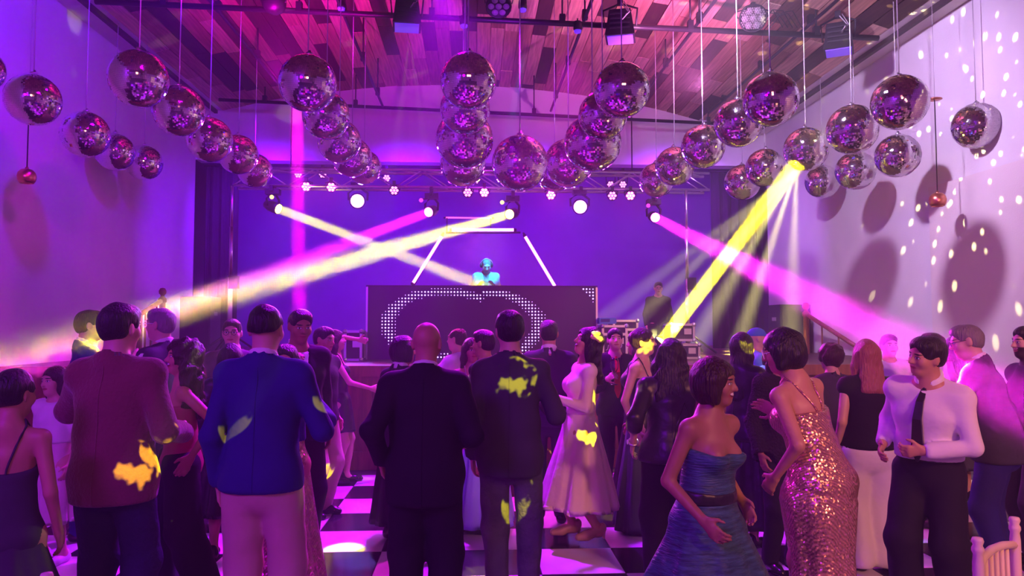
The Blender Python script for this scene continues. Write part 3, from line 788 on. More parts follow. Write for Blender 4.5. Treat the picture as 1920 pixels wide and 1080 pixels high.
# ------------------------------------------------------------------ people: bodies and clothes grown as smooth surfaces
BIG = 9.0
class Field:
    def __init__(s, lo, hi, h, fine=None, hf=None):
        s.ax = []
        for i in range(3):
            a, b = lo[i]-2*h, hi[i]+2*h
            if not fine:
                s.ax.append(np.arange(a, b+h, h, dtype=np.float32)); continue
            c = [a]
            iv = sorted((f[0][i], f[1][i]) for f in fine)
            while c[-1] < b:
                x = c[-1]; c.append(x + (hf if any(q[0]-h*.5 <= x <= q[1] for q in iv) else h))
            s.ax.append(np.array(c, dtype=np.float32))
        s.D = np.full([len(a) for a in s.ax], BIG, dtype=np.float32)
    def sl(s, lo, hi, m):
        r = []
        for i in range(3):
            a = max(0, int(np.searchsorted(s.ax[i], lo[i]-m))-1); b = min(len(s.ax[i]), int(np.searchsorted(s.ax[i], hi[i]+m))+1)
            if b <= a: return None
            r.append(slice(a, b))
        return tuple(r)
    def grid(s, sl):
        return s.ax[0][sl[0]][:, None, None], s.ax[1][sl[1]][None, :, None], s.ax[2][sl[2]][None, None, :]
    def put(s, f, lo, hi, k=.02, op='u'):
        sl = s.sl(lo, hi, k + .03)
        if sl is None: return
        d = f(*s.grid(sl)); e = s.D[sl]
        if op == 'u':
            hh = np.maximum(k - np.abs(e-d), 0)/k if k > 0 else 0
            s.D[sl] = np.minimum(e, d) - hh*hh*k*.25
        else:
            d = -d
            hh = np.maximum(k - np.abs(e-d), 0)/k if k > 0 else 0
            s.D[sl] = np.maximum(e, d) + hh*hh*k*.25
    def cap(s, a, b, ra, rb, k=.02, op='u'):
        a, b = np.array(a, np.float32), np.array(b, np.float32); ba = b-a; L = float(ba@ba)+1e-9; m = max(ra, rb)
        def f(X, Y, Z):
            t = np.clip(((X-a[0])*ba[0] + (Y-a[1])*ba[1] + (Z-a[2])*ba[2])/L, 0, 1)
            return np.sqrt((X-a[0]-t*ba[0])**2 + (Y-a[1]-t*ba[1])**2 + (Z-a[2]-t*ba[2])**2) - (ra + (rb-ra)*t)
        s.put(f, np.minimum(a, b)-m, np.maximum(a, b)+m, k, op)
    def ecap(s, a, b, r0, r1, u, v, k=.03, op='u'):
        a, b, u, v = [np.array(q, np.float32) for q in (a, b, u, v)]; ba = b-a; L = float(ba@ba)+1e-9; w = ba/math.sqrt(L); m = max(*r0, *r1)
        def f(X, Y, Z):
            px, py, pz = X-a[0], Y-a[1], Z-a[2]
            t = np.clip((px*ba[0]+py*ba[1]+pz*ba[2])/L, 0, 1)
            px, py, pz = px-t*ba[0], py-t*ba[1], pz-t*ba[2]
            rx = r0[0]+(r1[0]-r0[0])*t; ry = r0[1]+(r1[1]-r0[1])*t; rm = np.minimum(rx, ry)
            du = px*u[0]+py*u[1]+pz*u[2]; dv = px*v[0]+py*v[1]+pz*v[2]; dw = px*w[0]+py*w[1]+pz*w[2]
            return (np.sqrt((du/rx)**2+(dv/ry)**2+(dw/rm)**2)-1)*rm
        s.put(f, np.minimum(a, b)-m, np.maximum(a, b)+m, k, op)
    def ell(s, c, Rm, r, k=.02, op='u'):
        c = np.array(c, np.float32); Rm = np.array(Rm, np.float32); m = max(r); rm = min(r)
        def f(X, Y, Z):
            px, py, pz = X-c[0], Y-c[1], Z-c[2]
            q = [(px*Rm[0, i]+py*Rm[1, i]+pz*Rm[2, i])/r[i] for i in range(3)]
            return (np.sqrt(q[0]**2+q[1]**2+q[2]**2)-1)*rm
        s.put(f, c-m, c+m, k, op)
    def plane(s, p, n, k=.006):
        """remove what lies on the side the normal points to"""
        p, n = np.array(p, np.float32), np.array(n, np.float32); n = n/np.linalg.norm(n)
        X, Y, Z = s.grid((slice(None),)*3)
        d = (X-p[0])*n[0]+(Y-p[1])*n[1]+(Z-p[2])*n[2]
        hh = np.maximum(k-np.abs(s.D-d), 0)/k
        s.D = np.maximum(s.D, d) + hh*hh*k*.25
    def ripple(s, amp, fr, seed=0):
        X, Y, Z = s.grid((slice(None),)*3)
        s.D = s.D + (amp*(np.sin(X*fr+seed+2*np.sin(Z*fr*.45+seed))*np.sin(Z*fr*.8+1.3*seed+Y*fr*.6) + .6*np.sin(Y*fr*1.3+Z*fr*.5+seed))).astype(np.float32)
    def mesh(s):
        D = s.D; S = D < 0
        c = np.zeros([n-1 for n in D.shape], np.uint8)
        for i in (0, 1):
            for j in (0, 1):
                for k in (0, 1): c += S[i:D.shape[0]-1+i, j:D.shape[1]-1+j, k:D.shape[2]-1+k]
        mix = (c > 0) & (c < 8)
        idx = np.full(mix.shape, -1, np.int64); cells = np.argwhere(mix); n = len(cells)
        idx[mix] = np.arange(n)
        acc = np.zeros((n, 3)); cnt = np.zeros(n)
        I, J, K = cells.T
        def val(o): return D[I+o[0], J+o[1], K+o[2]].astype(np.float64)
        def pos(o): return np.stack([s.ax[0][I+o[0]], s.ax[1][J+o[1]], s.ax[2][K+o[2]]], 1).astype(np.float64)
        for a in range(3):
            b, d = (a+1) % 3, (a+2) % 3
            for u in (0, 1):
                for w in (0, 1):
                    o0 = [0, 0, 0]; o0[b], o0[d] = u, w; o1 = list(o0); o1[a] = 1
                    va, vb = val(o0), val(o1); x = (va < 0) != (vb < 0)
                    t = np.where(x, va/np.where(va == vb, 1, va-vb), 0)[:, None]
                    p = pos(o0)*(1-t) + pos(o1)*t
                    acc[x] += p[x]; cnt[x] += 1
        V = acc/cnt[:, None]
        Fq = []
        for a in range(3):
            b, d = (a+1) % 3, (a+2) % 3
            s0 = [slice(None)]*3; s1 = [slice(None)]*3; s0[a] = slice(0, -1); s1[a] = slice(1, None)
            A, B = S[tuple(s0)], S[tuple(s1)]
            e = np.argwhere(A != B)
            ok = (e[:, b] > 0) & (e[:, d] > 0) & (e[:, b] < D.shape[b]-1) & (e[:, d] < D.shape[d]-1)
            e = e[ok]
            fl = A[tuple(e.T)]
            q = []
            for u, w in ((-1, -1), (0, -1), (0, 0), (-1, 0)):
                g = e.copy(); g[:, b] += u; g[:, d] += w
                q.append(idx[tuple(g.T)])
            q = np.stack(q, 1)
            q[~fl] = q[~fl][:, ::-1]
            Fq.append(q)
        return V, np.concatenate(Fq)
    def build(s, name, m, parent, relax=1):
        V, Q = s.mesh()
        if len(Q) == 0: return None
        for _ in range(relax):
            E = np.concatenate([Q[:, [0, 1]], Q[:, [1, 2]], Q[:, [2, 3]], Q[:, [3, 0]]])
            acc = np.zeros_like(V); cn = np.zeros(len(V))
            for c_ in range(3):
                acc[:, c_] = np.bincount(E[:, 0], V[E[:, 1], c_], len(V)) + np.bincount(E[:, 1], V[E[:, 0], c_], len(V))
            cn = np.bincount(E[:, 0], minlength=len(V)) + np.bincount(E[:, 1], minlength=len(V))
            V = V*.5 + .5*acc/np.maximum(cn, 1)[:, None]
        me = bpy.data.meshes.new(name)
        me.vertices.add(len(V)); me.vertices.foreach_set('co', V.astype(np.float32).ravel())
        me.loops.add(len(Q)*4); me.loops.foreach_set('vertex_index', Q.ravel().astype(np.int32))
        me.polygons.add(len(Q)); me.polygons.foreach_set('loop_start', np.arange(0, len(Q)*4, 4, dtype=np.int32))
        me.polygons.foreach_set('use_smooth', np.ones(len(Q), bool))
        me.update(calc_edges=True)
        me.materials.append(m)
        return link(bpy.data.objects.new(name, me), parent), V

def rx(a): return np.array(Matrix.Rotation(R(a), 3, 'X'))
def ry(a): return np.array(Matrix.Rotation(R(a), 3, 'Y'))
def rz(a): return np.array(Matrix.Rotation(R(a), 3, 'Z'))
def unit(v): v = np.array(v, float); return v/(np.linalg.norm(v)+1e-9)
def ik(A, B, l1, l2, pole):
    A, B = np.array(A, float), np.array(B, float); d = B-A; L = np.linalg.norm(d)
    L2 = min(L, (l1+l2)*.995); d = d/(L+1e-9); B = A+d*L2
    x = (l1*l1-l2*l2+L2*L2)/(2*L2); y = math.sqrt(max(l1*l1-x*x, 0))
    p = np.array(pole, float); p = p-d*(p@d); p = unit(p)
    return A+d*x+p*y, B

# skin with eyes, brows and lips placed on the face
def skin_mat(name, col, smile=0, beard=0.0, lip=(.42, .10, .09), brow=(.02, .012, .01), makeup=False):
    if name in MATS: return MATS[name]
    m = bpy.data.materials.new(name); m.use_nodes = True
    nt = m.node_tree; b = nt.nodes['Principled BSDF']; b.inputs['Roughness'].default_value = .45
    b.inputs['Specular IOR Level'].default_value = .4
    at_ = nt.nodes.new('ShaderNodeAttribute'); at_.attribute_name = 'face_coord'
    sx = nt.nodes.new('ShaderNodeSeparateXYZ'); nt.links.new(at_.outputs['Vector'], sx.inputs[0])
    X, Y, Z = sx.outputs
    def mth(op, a, c=None, e=None):
        n = nt.nodes.new('ShaderNodeMath'); n.operation = op
        for i, q in enumerate((a, c, e)):
            if q is None: continue
            if isinstance(q, (int, float)): n.inputs[i].default_value = q
            else: nt.links.new(q, n.inputs[i])
        return n.outputs[0]
    aX = mth('ABSOLUTE', X); front = mth('GREATER_THAN', Y, .035)
    def oval(cx, cz, ra, rb, x=aX, soft=.25):
        u = mth('DIVIDE', mth('SUBTRACT', x, cx), ra); w = mth('DIVIDE', mth('SUBTRACT', Z, cz), rb)
        d = mth('ADD', mth('MULTIPLY', u, u), mth('MULTIPLY', w, w))
        r = nt.nodes.new('ShaderNodeMapRange'); r.inputs[1].default_value = 1+soft; r.inputs[2].default_value = 1-soft
        nt.links.new(d, r.inputs[0])
        return mth('MULTIPLY', r.outputs[0], front)
    nz = nt.nodes.new('ShaderNodeTexNoise'); nz.inputs['Scale'].default_value = 9
    mr = nt.nodes.new('ShaderNodeMapRange'); mr.inputs[3].default_value = .85; mr.inputs[4].default_value = 1.15
    nt.links.new(nz.outputs[0], mr.inputs[0])
    sc = nt.nodes.new('ShaderNodeVectorMath'); sc.operation = 'SCALE'; sc.inputs[0].default_value = col
    nt.links.new(mr.outputs[0], sc.inputs['Scale'])
    cur = sc.outputs[0]
    def over(mask, c):
        nonlocal cur
        x = nt.nodes.new('ShaderNodeMix'); x.data_type = 'RGBA'
        nt.links.new(mask, x.inputs[0]); nt.links.new(cur, x.inputs[6]); x.inputs[7].default_value = (*c, 1)
        cur = x.outputs[2]
    if beard:
        low = mth('MULTIPLY', mth('LESS_THAN', Z, -.028), mth('GREATER_THAN', Y, -.02))
        hole = mth('SUBTRACT', 1.0, oval(0, -.036, .03, .012))
        over(mth('MULTIPLY', mth('MULTIPLY', low, hole), beard), brow)
    if smile:
        over(oval(0, -.050, .036, .019), lip); over(oval(0, -.049, .030, .0125), (.12, .02, .02)); over(oval(0, -.045, .027, .0075), (.85, .82, .8))
    else:
        over(oval(0, -.053, .027, .0105), lip)
        over(oval(0, -.0525, .026, .0016, soft=.6), (.10, .03, .03))
    if makeup: over(mth('MULTIPLY', oval(.031, .014, .021, .013, soft=.5), .5), (.08, .03, .03))
    over(oval(.031, .0095, .0165, .0085), (.03, .015, .012))
    over(oval(.031, .0085, .0140, .0062), (.8, .78, .76))
    over(oval(.031, .0088, .0064, .0064), (.018, .010, .008))
    over(oval(.033, .031, .022, .0048, soft=.5), brow)
    nt.links.new(cur, b.inputs['Base Color'])
    MATS[name] = m
    return m

SK = {'tan': (.50, .26, .165), 'light': (.62, .37, .27), 'brown': (.36, .17, .10), 'dark': (.25, .11, .065)}
def fabric(name, col, rough=.8, **k):
    k.setdefault('bump', .55); k.setdefault('bscale', 8); k.setdefault('spec', .25)
    return mat(name, col, rough, **k)
HAIRC = {'black': (.012, .009, .010), 'brown': (.035, .017, .011), 'grey': (.22, .20, .20), 'red': (.20, .05, .03), 'dyed': (.32, .10, .09), 'silver': (.42, .40, .42)}
def hair_mat(c):
    return mat('hair_' + c, HAIRC[c], .42, bump=.7, bscale=30, stretch=(3.5, 3.5, .5), spec=.5)
def sequin(name, col, sc=95):
    if name in MATS: return MATS[name]
    m = bpy.data.materials.new(name); m.use_nodes = True; nt = m.node_tree; b = nt.nodes['Principled BSDF']
    b.inputs['Base Color'].default_value = (*col, 1); b.inputs['Metallic'].default_value = .75; b.inputs['Roughness'].default_value = .28
    tc = nt.nodes.new('ShaderNodeTexCoord'); vo = nt.nodes.new('ShaderNodeTexVoronoi'); vo.inputs['Scale'].default_value = sc
    nt.links.new(tc.outputs['Object'], vo.inputs['Vector'])
    ge = nt.nodes.new('ShaderNodeNewGeometry')
    su = nt.nodes.new('ShaderNodeVectorMath'); su.operation = 'SUBTRACT'; su.inputs[1].default_value = (.5, .5, .5)
    nt.links.new(vo.outputs['Color'], su.inputs[0])
    scl = nt.nodes.new('ShaderNodeVectorMath'); scl.operation = 'SCALE'; scl.inputs['Scale'].default_value = .75
    nt.links.new(su.outputs[0], scl.inputs[0])
    ad = nt.nodes.new('ShaderNodeVectorMath'); ad.operation = 'ADD'
    nt.links.new(ge.outputs['Normal'], ad.inputs[0]); nt.links.new(scl.outputs[0], ad.inputs[1])
    no = nt.nodes.new('ShaderNodeVectorMath'); no.operation = 'NORMALIZE'; nt.links.new(ad.outputs[0], no.inputs[0])
    nt.links.new(no.outputs[0], b.inputs['Normal'])
    # darker wavy seams between the sequin bands
    wv = nt.nodes.new('ShaderNodeTexWave'); wv.inputs['Scale'].default_value = 34; wv.inputs['Distortion'].default_value = 5.0; wv.inputs['Detail Scale'].default_value = .6; wv.bands_direction = 'DIAGONAL'
    nt.links.new(tc.outputs['Object'], wv.inputs['Vector'])
    mx = nt.nodes.new('ShaderNodeMix'); mx.data_type = 'RGBA'; mx.inputs[6].default_value = (*[c*.6 for c in col], 1); mx.inputs[7].default_value = (*col, 1)
    nt.links.new(wv.outputs['Fac'], mx.inputs[0]); nt.links.new(mx.outputs[2], b.inputs['Base Color'])
    MATS[name] = m
    return m

class Person:
    def __init__(s, x, Y, Ht, face, label, sex='m', lean=0, side=0, twist=0, head=(0, 0, 0), arms=('down', 'down'), feet=((-.1, 0), (.1, 0)), skin='tan', smile=0, beard=0, bulk=1.0, near=True, z0=None, hands=(.5, .5), group=None, lip=None, base_y=900, makeup=False, pz=None):
        p = at(x, base_y, Y); Ht = Ht - .045
        s.z0 = FLZ if z0 is None else z0
        s.root = empty('person', (p.x, Y, s.z0), R(face))
        tag(s.root, label, 'person', group)
        s.H, s.sex, s.bulk, s.near = Ht, sex, bulk, near
        k = s.k = Ht/1.75
        fem = sex == 'f'; s.fem = fem
        s.P = np.array([0, 0, .515*Ht if pz is None else pz])
        s.Rt = rz(twist) @ rx(-lean) @ ry(side)
        T = lambda v: s.P + s.Rt @ np.array(v, float)
        s.T = T
        sw = (.150 if fem else .166)*k*(1+.5*(bulk-1))
        s.waist, s.chest = T((0, 0, .10*Ht)), T((0, .005, .215*Ht))
        s.sh = [T((-sw, -.005, .284*Ht)), T((sw, -.005, .284*Ht))]
        s.nb = T((0, -.012*k, .322*Ht))
        s.Rh = s.Rt @ rz(head[0]) @ rx(-head[1]) @ ry(head[2])
        s.hs = Ht*.13/.231 if Ht > 1.5 else .19/.231*max(1, Ht/1.45)
        s.hc = s.nb + (s.Rt @ rz(head[0]) @ rx(-head[1]*.6) @ ry(head[2]*.6)) @ np.array([0, .022*k, .091*Ht])
        s.up, s.fo, s.hd = .165*Ht, .145*Ht, .1*Ht
        pre = {'down': (.215, .02, -.285), 'relax': (.225, .06, -.275), 'front': (.13, .33, -.10), 'bent': (.19, .29, -.06), 'hip': (.20, .06, -.14), 'back': (.24, -.16, -.25), 'cross': (.02, .25, -.09), 'low': (.22, .16, -.24), 'out': (.42, .12, -.20), 'high': (.16, .30, .12), 'belly': (.06, .20, -.13), 'up': (.12, .26, .2)}
        s.el, s.wr, s.hdir = [], [], []
        for i, a in enumerate(arms):
            sg = (-1, 1)[i]; pole = (sg*.35, -1, -.35)
            if isinstance(a, str):
                if a == 'hip': pole = (sg*1, -.5, 0)
                a = pre[a]; w = T((sg*a[0]*k, a[1]*k, (.292*Ht) + a[2]*k*1.0 - .0 if a[2] > -.2 else .292*Ht + a[2]*k - .24*k))
            else:
                if len(a) == 6: pole = (sg*a[3], a[4], a[5])
                w = T((sg*a[0]*k, a[1]*k, .292*Ht + a[2]*k))
            e, w = ik(s.sh[i], w, s.up, s.fo, s.Rt @ np.array(pole))
            s.el.append(e); s.wr.append(w); s.hdir.append(unit(w-e))
        s.curl = hands
        s.hip = [s.P + rz(twist*.3) @ np.array([sg*.095*k*(1.02 if fem else 1), 0, -.005*Ht]) for sg in (-1, 1)]
        s.ank, s.kn = [], []
        for i, f in enumerate(feet):
            A = np.array([f[0]*k, f[1]*k - .03*k, (.048 if len(f) < 3 else f[2])*Ht])
            K, A = ik(s.hip[i], A, .24*Ht, .235*Ht, ((-.12, .12)[i], 1, 0))
            s.ank.append(A); s.kn.append(K)
        s.skin = skin_mat('skin_%s_%d_%d%s' % (skin, smile, int(beard*10), '_m' if makeup else ''), SK[skin], smile, beard, makeup=makeup)
        s.body()
    # -------------------------------------------------------------- body
    def hbox(s):
        r = .135*s.hs/1.0*1.0
        return (s.hc-r*.95, s.hc+r*.95)
    def torso(s, F, g=0.0, shoulders=True, hips=True, k=.05):
        H, b, f = s.k, s.bulk, s.fem
        u, v = s.Rt[:, 0], s.Rt[:, 1]
        cw, cd = ((.135, .098) if f else (.162, .112)); ww, wd = ((.112, .088) if f else (.142, .108)); hw, hd = ((.160, .118) if f else (.158, .118))
        B = lambda w, d: ((w*H*b+g), (d*H*b+g))
        F.ecap(s.chest, s.waist, B(cw, cd), B(ww, wd), u, v, k)
        if hips:
            F.ecap(s.waist, s.P + s.Rt @ np.array([0, -.01*H, .0]), B(ww, wd), B(hw, hd), u, v, k)
            F.ecap(s.P, s.P - np.array([0, .0, .045*H]), B(hw, hd), B(hw*.93, hd*.95), u, v, k)
        if shoulders:
            r_ = (.050 if not f else .042)*H*(.5+.5*b)+g*.8
            for q in s.sh: F.cap(s.nb + s.Rt @ np.array([0, -.004, -.022*H]), q, .052*H+g*.6, r_, k*.8); F.cap(s.chest + s.Rt @ np.array([0, -.005, .02*H]), q, .08*H*b+g, r_, k*.6)
            dn_ = s.Rt @ np.array([0, .004, -.012*H]); F.cap(s.sh[0]+dn_, s.sh[1]+dn_, r_*.92, r_*.92, k*.6)
            F.cap(s.chest + s.Rt @ np.array([0, 0, .05*H]), s.nb, .085*H*b+g, (.058*H)+g*.6, k)
        if f:
            for sg in (-1, 1): F.ell(s.chest + s.Rt @ np.array([sg*.066*H, .078*H*b, -.012*H]), s.Rt, (.056*H+g, .056*H+g, .058*H+g), .03)
    def arm(s, F, i, g=0.0, a=0.0, b=1.0, k=.03, fl=0.0):
        """sleeve or arm, from share a to share b of shoulder..wrist"""
        H, w = s.k, s.bulk
        q = (.047, .039, .027) if not s.fem else (.041, .033, .022)
        q = [x*H*(.5+.5*w)+g for x in q]
        S, E, W = s.sh[i], s.el[i], s.wr[i]
        if b > .5:
            F.cap(S, E, q[0], q[1], k)
            t = (b-.5)*2; F.cap(E, E+(W-E)*t, q[1], q[1]+(q[2]-q[1])*t + fl, k)
        else:
            t = b*2; F.cap(S, S+(E-S)*t, q[0], q[0]+(q[1]-q[0])*t + fl, k)
    def leg(s, F, i, g=(0, 0, 0), k=.035, b=1.0):
        H, w = s.k, s.bulk
        q = (.085, .056, .037) if not s.fem else (.084, .052, .034)
        q = [x*H*(.4+.6*w)+gg for x, gg in zip(q, g)]
        F.cap(s.hip[i], s.kn[i], q[0], q[1], k)
        F.cap(s.kn[i], s.kn[i]+(s.ank[i]-s.kn[i])*b, q[1], q[1]+(q[2]-q[1])*b, k)
        if g[1] < .012: F.cap(s.kn[i]*.72+s.ank[i]*.28 + np.array([0, -.012*H, 0]), s.kn[i]*.5+s.ank[i]*.5 + np.array([0, -.008*H, 0]), q[1]*.92, q[1]*.72, k)
    def body(s):
        pts = np.array([s.hc+.14, s.hc-.14, *s.sh, *s.el, *s.wr, *[w+d*s.hd*1.1 for w, d in zip(s.wr, s.hdir)], *s.hip, *s.kn, *s.ank, [.1, .18, 0], [-.1, -.12, 0]])
        lo, hi = pts.min(0)-.09, pts.max(0)+.09; lo[2] = -.02
        fine = [s.hbox()]
        for w, d in zip(s.wr, s.hdir):
            c = w+d*s.hd*.55; fine.append((c-s.hd*.55, c+s.hd*.55))
        hc_, hf_ = (.0145, .0068) if s.near else (.018, .009)
        F = Field(lo, hi, hc_, fine, hf_)
        H = s.k
        s.torso(F, -.006, k=.05)
        for i in (0, 1):
            s.arm(F, i, 0, k=.010); s.leg(F, i)
            a = s.ank[i]; F.cap(a, a + np.array([0, .0, -.02*H]), .036*H, .036*H, .02); F.cap(a + np.array([0, -.02*H, -.035*H]), a + np.array([0, .13*H, -.05*H]), .032*H, .026*H, .03)
        s.head_geo(F)
        for i in (0, 1): s.hand(F, i)
        o, V = F.build('body', s.skin, s.root, 1)
        from mathutils.bvhtree import BVHTree
        s.bvh = BVHTree.FromPolygons([v.co for v in o.data.vertices], [list(q.vertices) for q in o.data.polygons])
        fc = ((V - s.hc) @ s.Rh)/s.hs
        at_ = o.data.attributes.new('face_coord', 'FLOAT_VECTOR', 'POINT'); at_.data.foreach_set('vector', fc.astype(np.float32).ravel())
    def hp(s, x, y, z): return s.hc + s.Rh @ (np.array([x, y, z])*s.hs)
    def head_geo(s, F):
        h, q = s.hs, s.hp
        F.cap(s.nb + s.Rt @ np.array([0, 0, -.03*s.k]), q(0, -.022, -.055), (.062 if not s.fem else .050)*s.k, (.054 if not s.fem else .044)*s.k, .035)
        F.ell(q(0, -.014, .030), s.Rh, (.074*h, .094*h, .086*h), .02)
        F.ell(q(0, .018, -.030), s.Rh, (.060*h, .068*h, .078*h), .03*h)
        F.ell(q(0, .058, -.085), s.Rh, (.030*h, .026*h, .024*h), .035*h)
        F.cap(q(-.034, .074, .032), q(.034, .074, .032), .014*h, .014*h, .02*h)
        for g in (-1, 1):
            F.ell(q(g*.041, .054, -.022), s.Rh, (.026*h, .026*h, .026*h), .025*h)
            F.ell(q(g*.031, .098, .010), s.Rh, (.018*h, .016*h, .013*h), .014*h, 's')
            F.ell(q(g*.031, .0735, .009), s.Rh, (.0145*h, .0145*h, .0135*h), .006*h)
            F.ell(q(g*.077, -.010, -.004), s.Rh @ rz(g*18), (.009*h, .021*h, .034*h), .008*h)
        F.cap(q(0, .086, .014), q(0, .106, -.020), .0085*h, .0125*h, .014*h)
        for g in (-1, 1): F.ell(q(g*.011, .092, -.024), s.Rh, (.009*h, .010*h, .008*h), .008*h)
        F.ell(q(0, .081, -.047), s.Rh, (.024*h, .011*h, .006*h), .010*h)
        F.ell(q(0, .080, -.058), s.Rh, (.020*h, .011*h, .006*h), .010*h)
    def hand(s, F, i):
        k = s.hd/.175; sg = (-1, 1)[i]
        d = s.hdir[i]; w = s.wr[i]
        inward = s.Rt @ np.array([-sg, .0, 0]); n = unit(inward-d*(inward@d))
        if abs(inward@d) > .85: n = unit(np.cross(d, [1, 0, 0]))
        t = unit(np.cross(n, d))                      # across the palm
        if (t @ s.Rt[:, 1]) < 0 and abs(t @ s.Rt[:, 1]) > .3: t = -t
        elif abs(t @ s.Rt[:, 1]) <= .3 and t[2] < 0: t = -t
        c = s.curl[i]
        F.ecap(w + d*.015*k, w + d*.085*k, (.030*k, .017*k), (.040*k, .015*k), t, n, .015)
        lens = (.068, .078, .072, .056)
        for j, L in enumerate(lens):
            b0 = w + d*.090*k + t*(.030-.0205*j)*k
            a1 = c*.55 + .05*j*c; dd = unit(d*math.cos(a1)+n*math.sin(a1)); b1 = b0+dd*L*.46*k
            a2 = a1 + c*.95; dd = unit(d*math.cos(a2)+n*math.sin(a2)); b2 = b1+dd*L*.33*k
            a3 = a2 + c*.6; dd = unit(d*math.cos(a3)+n*math.sin(a3)); b3 = b2+dd*L*.26*k
            F.cap(b0-d*.012*k, b1, .0098*k, .0092*k, .004); F.cap(b1, b2, .0092*k, .0085*k, .003); F.cap(b2, b3, .0085*k, .0075*k, .003)
        b0 = w + d*.03*k + t*.028*k; b1 = b0 + unit(d*.75+t*.75+n*.35)*.042*k; b2 = b1 + unit(d*.95+t*.25+n*.4)*.032*k
        F.cap(b0, b1, .014*k, .0105*k, .008); F.cap(b1, b2, .0105*k, .0085*k, .004)
    # -------------------------------------------------------------- garments
    def field(s, h=None, lo=None, hi=None):
        pts = np.array([*s.sh, *s.el, *s.wr, *s.hip, *s.kn, *s.ank, s.nb])
        a = pts.min(0)-.2 if lo is None else np.array(lo); b = pts.max(0)+.2 if hi is None else np.array(hi)
        return Field(a, b, h or (.0122 if s.near else .0175))
    def jacket(s, m, hem=.0, name='jacket', open_=0, sleeve=1.0, g=.018, flare=.0, collar=True, front=False, rip=.0055, vest=False, seam=True):
        """hem: height of the lower edge below the pelvis joint, in share of the body height"""
        H = s.k; zh = s.P[2] - hem*s.H
        lo = np.array([min(p[0] for p in (*s.sh, *s.el, *s.wr))-.16, min(p[1] for p in (*s.sh, *s.el, *s.wr))-.2, zh-.05])
        hi = np.array([max(p[0] for p in (*s.sh, *s.el, *s.wr))+.16, max(p[1] for p in (*s.sh, *s.el, *s.wr))+.2, max(s.nb[2]+.12, max(w[2] for w in s.wr)+.1)])
        F = s.field(None, np.minimum(lo, [-.3, -.24, zh-.05]), np.maximum(hi, [.3, .24, 1]))
        s.torso(F, g+.004, k=.045)
        u, v = s.Rt[:, 0], s.Rt[:, 1]
        b = s.bulk
        if hem > 0: F.ecap(s.P + s.Rt @ np.array([0, 0, .03*H]), np.array([s.P[0], s.P[1]-.005, zh-.04]), ((.158*H*b+g), (.118*H*b+g)), ((.160*H*b+g+flare), (.122*H*b+g+flare)), u, v, .05)
        if not vest:
            for i in (0, 1): s.arm(F, i, g*.85, b=sleeve, k=.014)
        if collar: F.cap(s.nb + s.Rt @ np.array([0, -.012*H, -.01]), s.nb + s.Rt @ np.array([0, -.012*H, .028*H]), .072*H+g*.3, .066*H+g*.2, .02)
        if rip: F.ripple(rip, 21, s.root.location.x*3)
        F.plane((0, 0, zh), (0, 0, -1))
        F.plane(s.nb + s.Rt @ np.array([0, 0, .030*H if collar else .012*H]), s.Rt @ np.array([0, .45, 1]))
        if not vest:
            for i in (0, 1):
                if sleeve >= .9:
                    d = s.hdir[i]; w = s.wr[i]-d*.004
                    rr_ = .075
                    F.cap(w+d*rr_, w+d*.2, rr_, rr_, .003, 's')
        F.cap(s.nb + s.Rt @ np.array([0, -.008, -.02*H]), s.hp(0, -.02, -.05), .050*H+.012, .050*H+.018, .008, 's')
        if open_:
            c = s.chest + s.Rt @ np.array([0, .11*H*b+g, .09*H]); e = s.waist + s.Rt @ np.array([0, .13*H*b+g, .03*H])
            F.cap(c, e, .06*open_*H, .012*open_*H, .006, 's')
            F.cap(c, s.nb + s.Rt @ np.array([0, .07*H, .02]), .06*open_*H, .055*H, .006, 's')
        r_ = F.build(name, m, s.root, 1)
        if s.near and not vest and seam:
            from mathutils.bvhtree import BVHTree
            me = r_[0].data; bv = BVHTree.FromPolygons([v.co for v in me.vertices], [list(q.vertices) for q in me.polygons])
            fw = Vector(s.Rt[:, 1]); pts = []
            z1 = float(s.nb[2]) - .02; z0_ = zh + .012
            for k in range(19):
                t = k/18; c = Vector(s.nb)*(1-t) + Vector((s.P[0], s.P[1], zh))*t; c.z = z1 + (z0_-z1)*t
                h_ = bv.ray_cast(c - fw*.6, fw)
                if h_[0] is not None: pts.append(h_[0] - fw*.0005)
            if len(pts) > 4: MB().path(pts, .0028, 6).build('back_seam', m, r_[0])
    def trousers(s, m, wide=0.0, name='trousers', short=1.0, top=.075):
        H = s.k; zt = s.P[2]+top*s.H
        pts = np.array([*s.hip, *s.kn, *s.ank]); lo = pts.min(0)-.24; hi = pts.max(0)+.24; lo[2] = 0; hi[2] = zt+.04
        F = s.field(None, lo, hi)
        s.torso(F, .007, shoulders=False, k=.03)
        for i in (0, 1): s.leg(F, i, (.012+wide*.3, .022+wide*.8, .026+wide), b=short, k=.03)
        F.ripple(.003, 30, 2+s.root.location.x)
        F.plane(s.T((0, 0, top*s.H)), s.Rt[:, 2])
        F.plane((0, 0, .022), (0, 0, -1))
        F.build(name, m, s.root, 1)
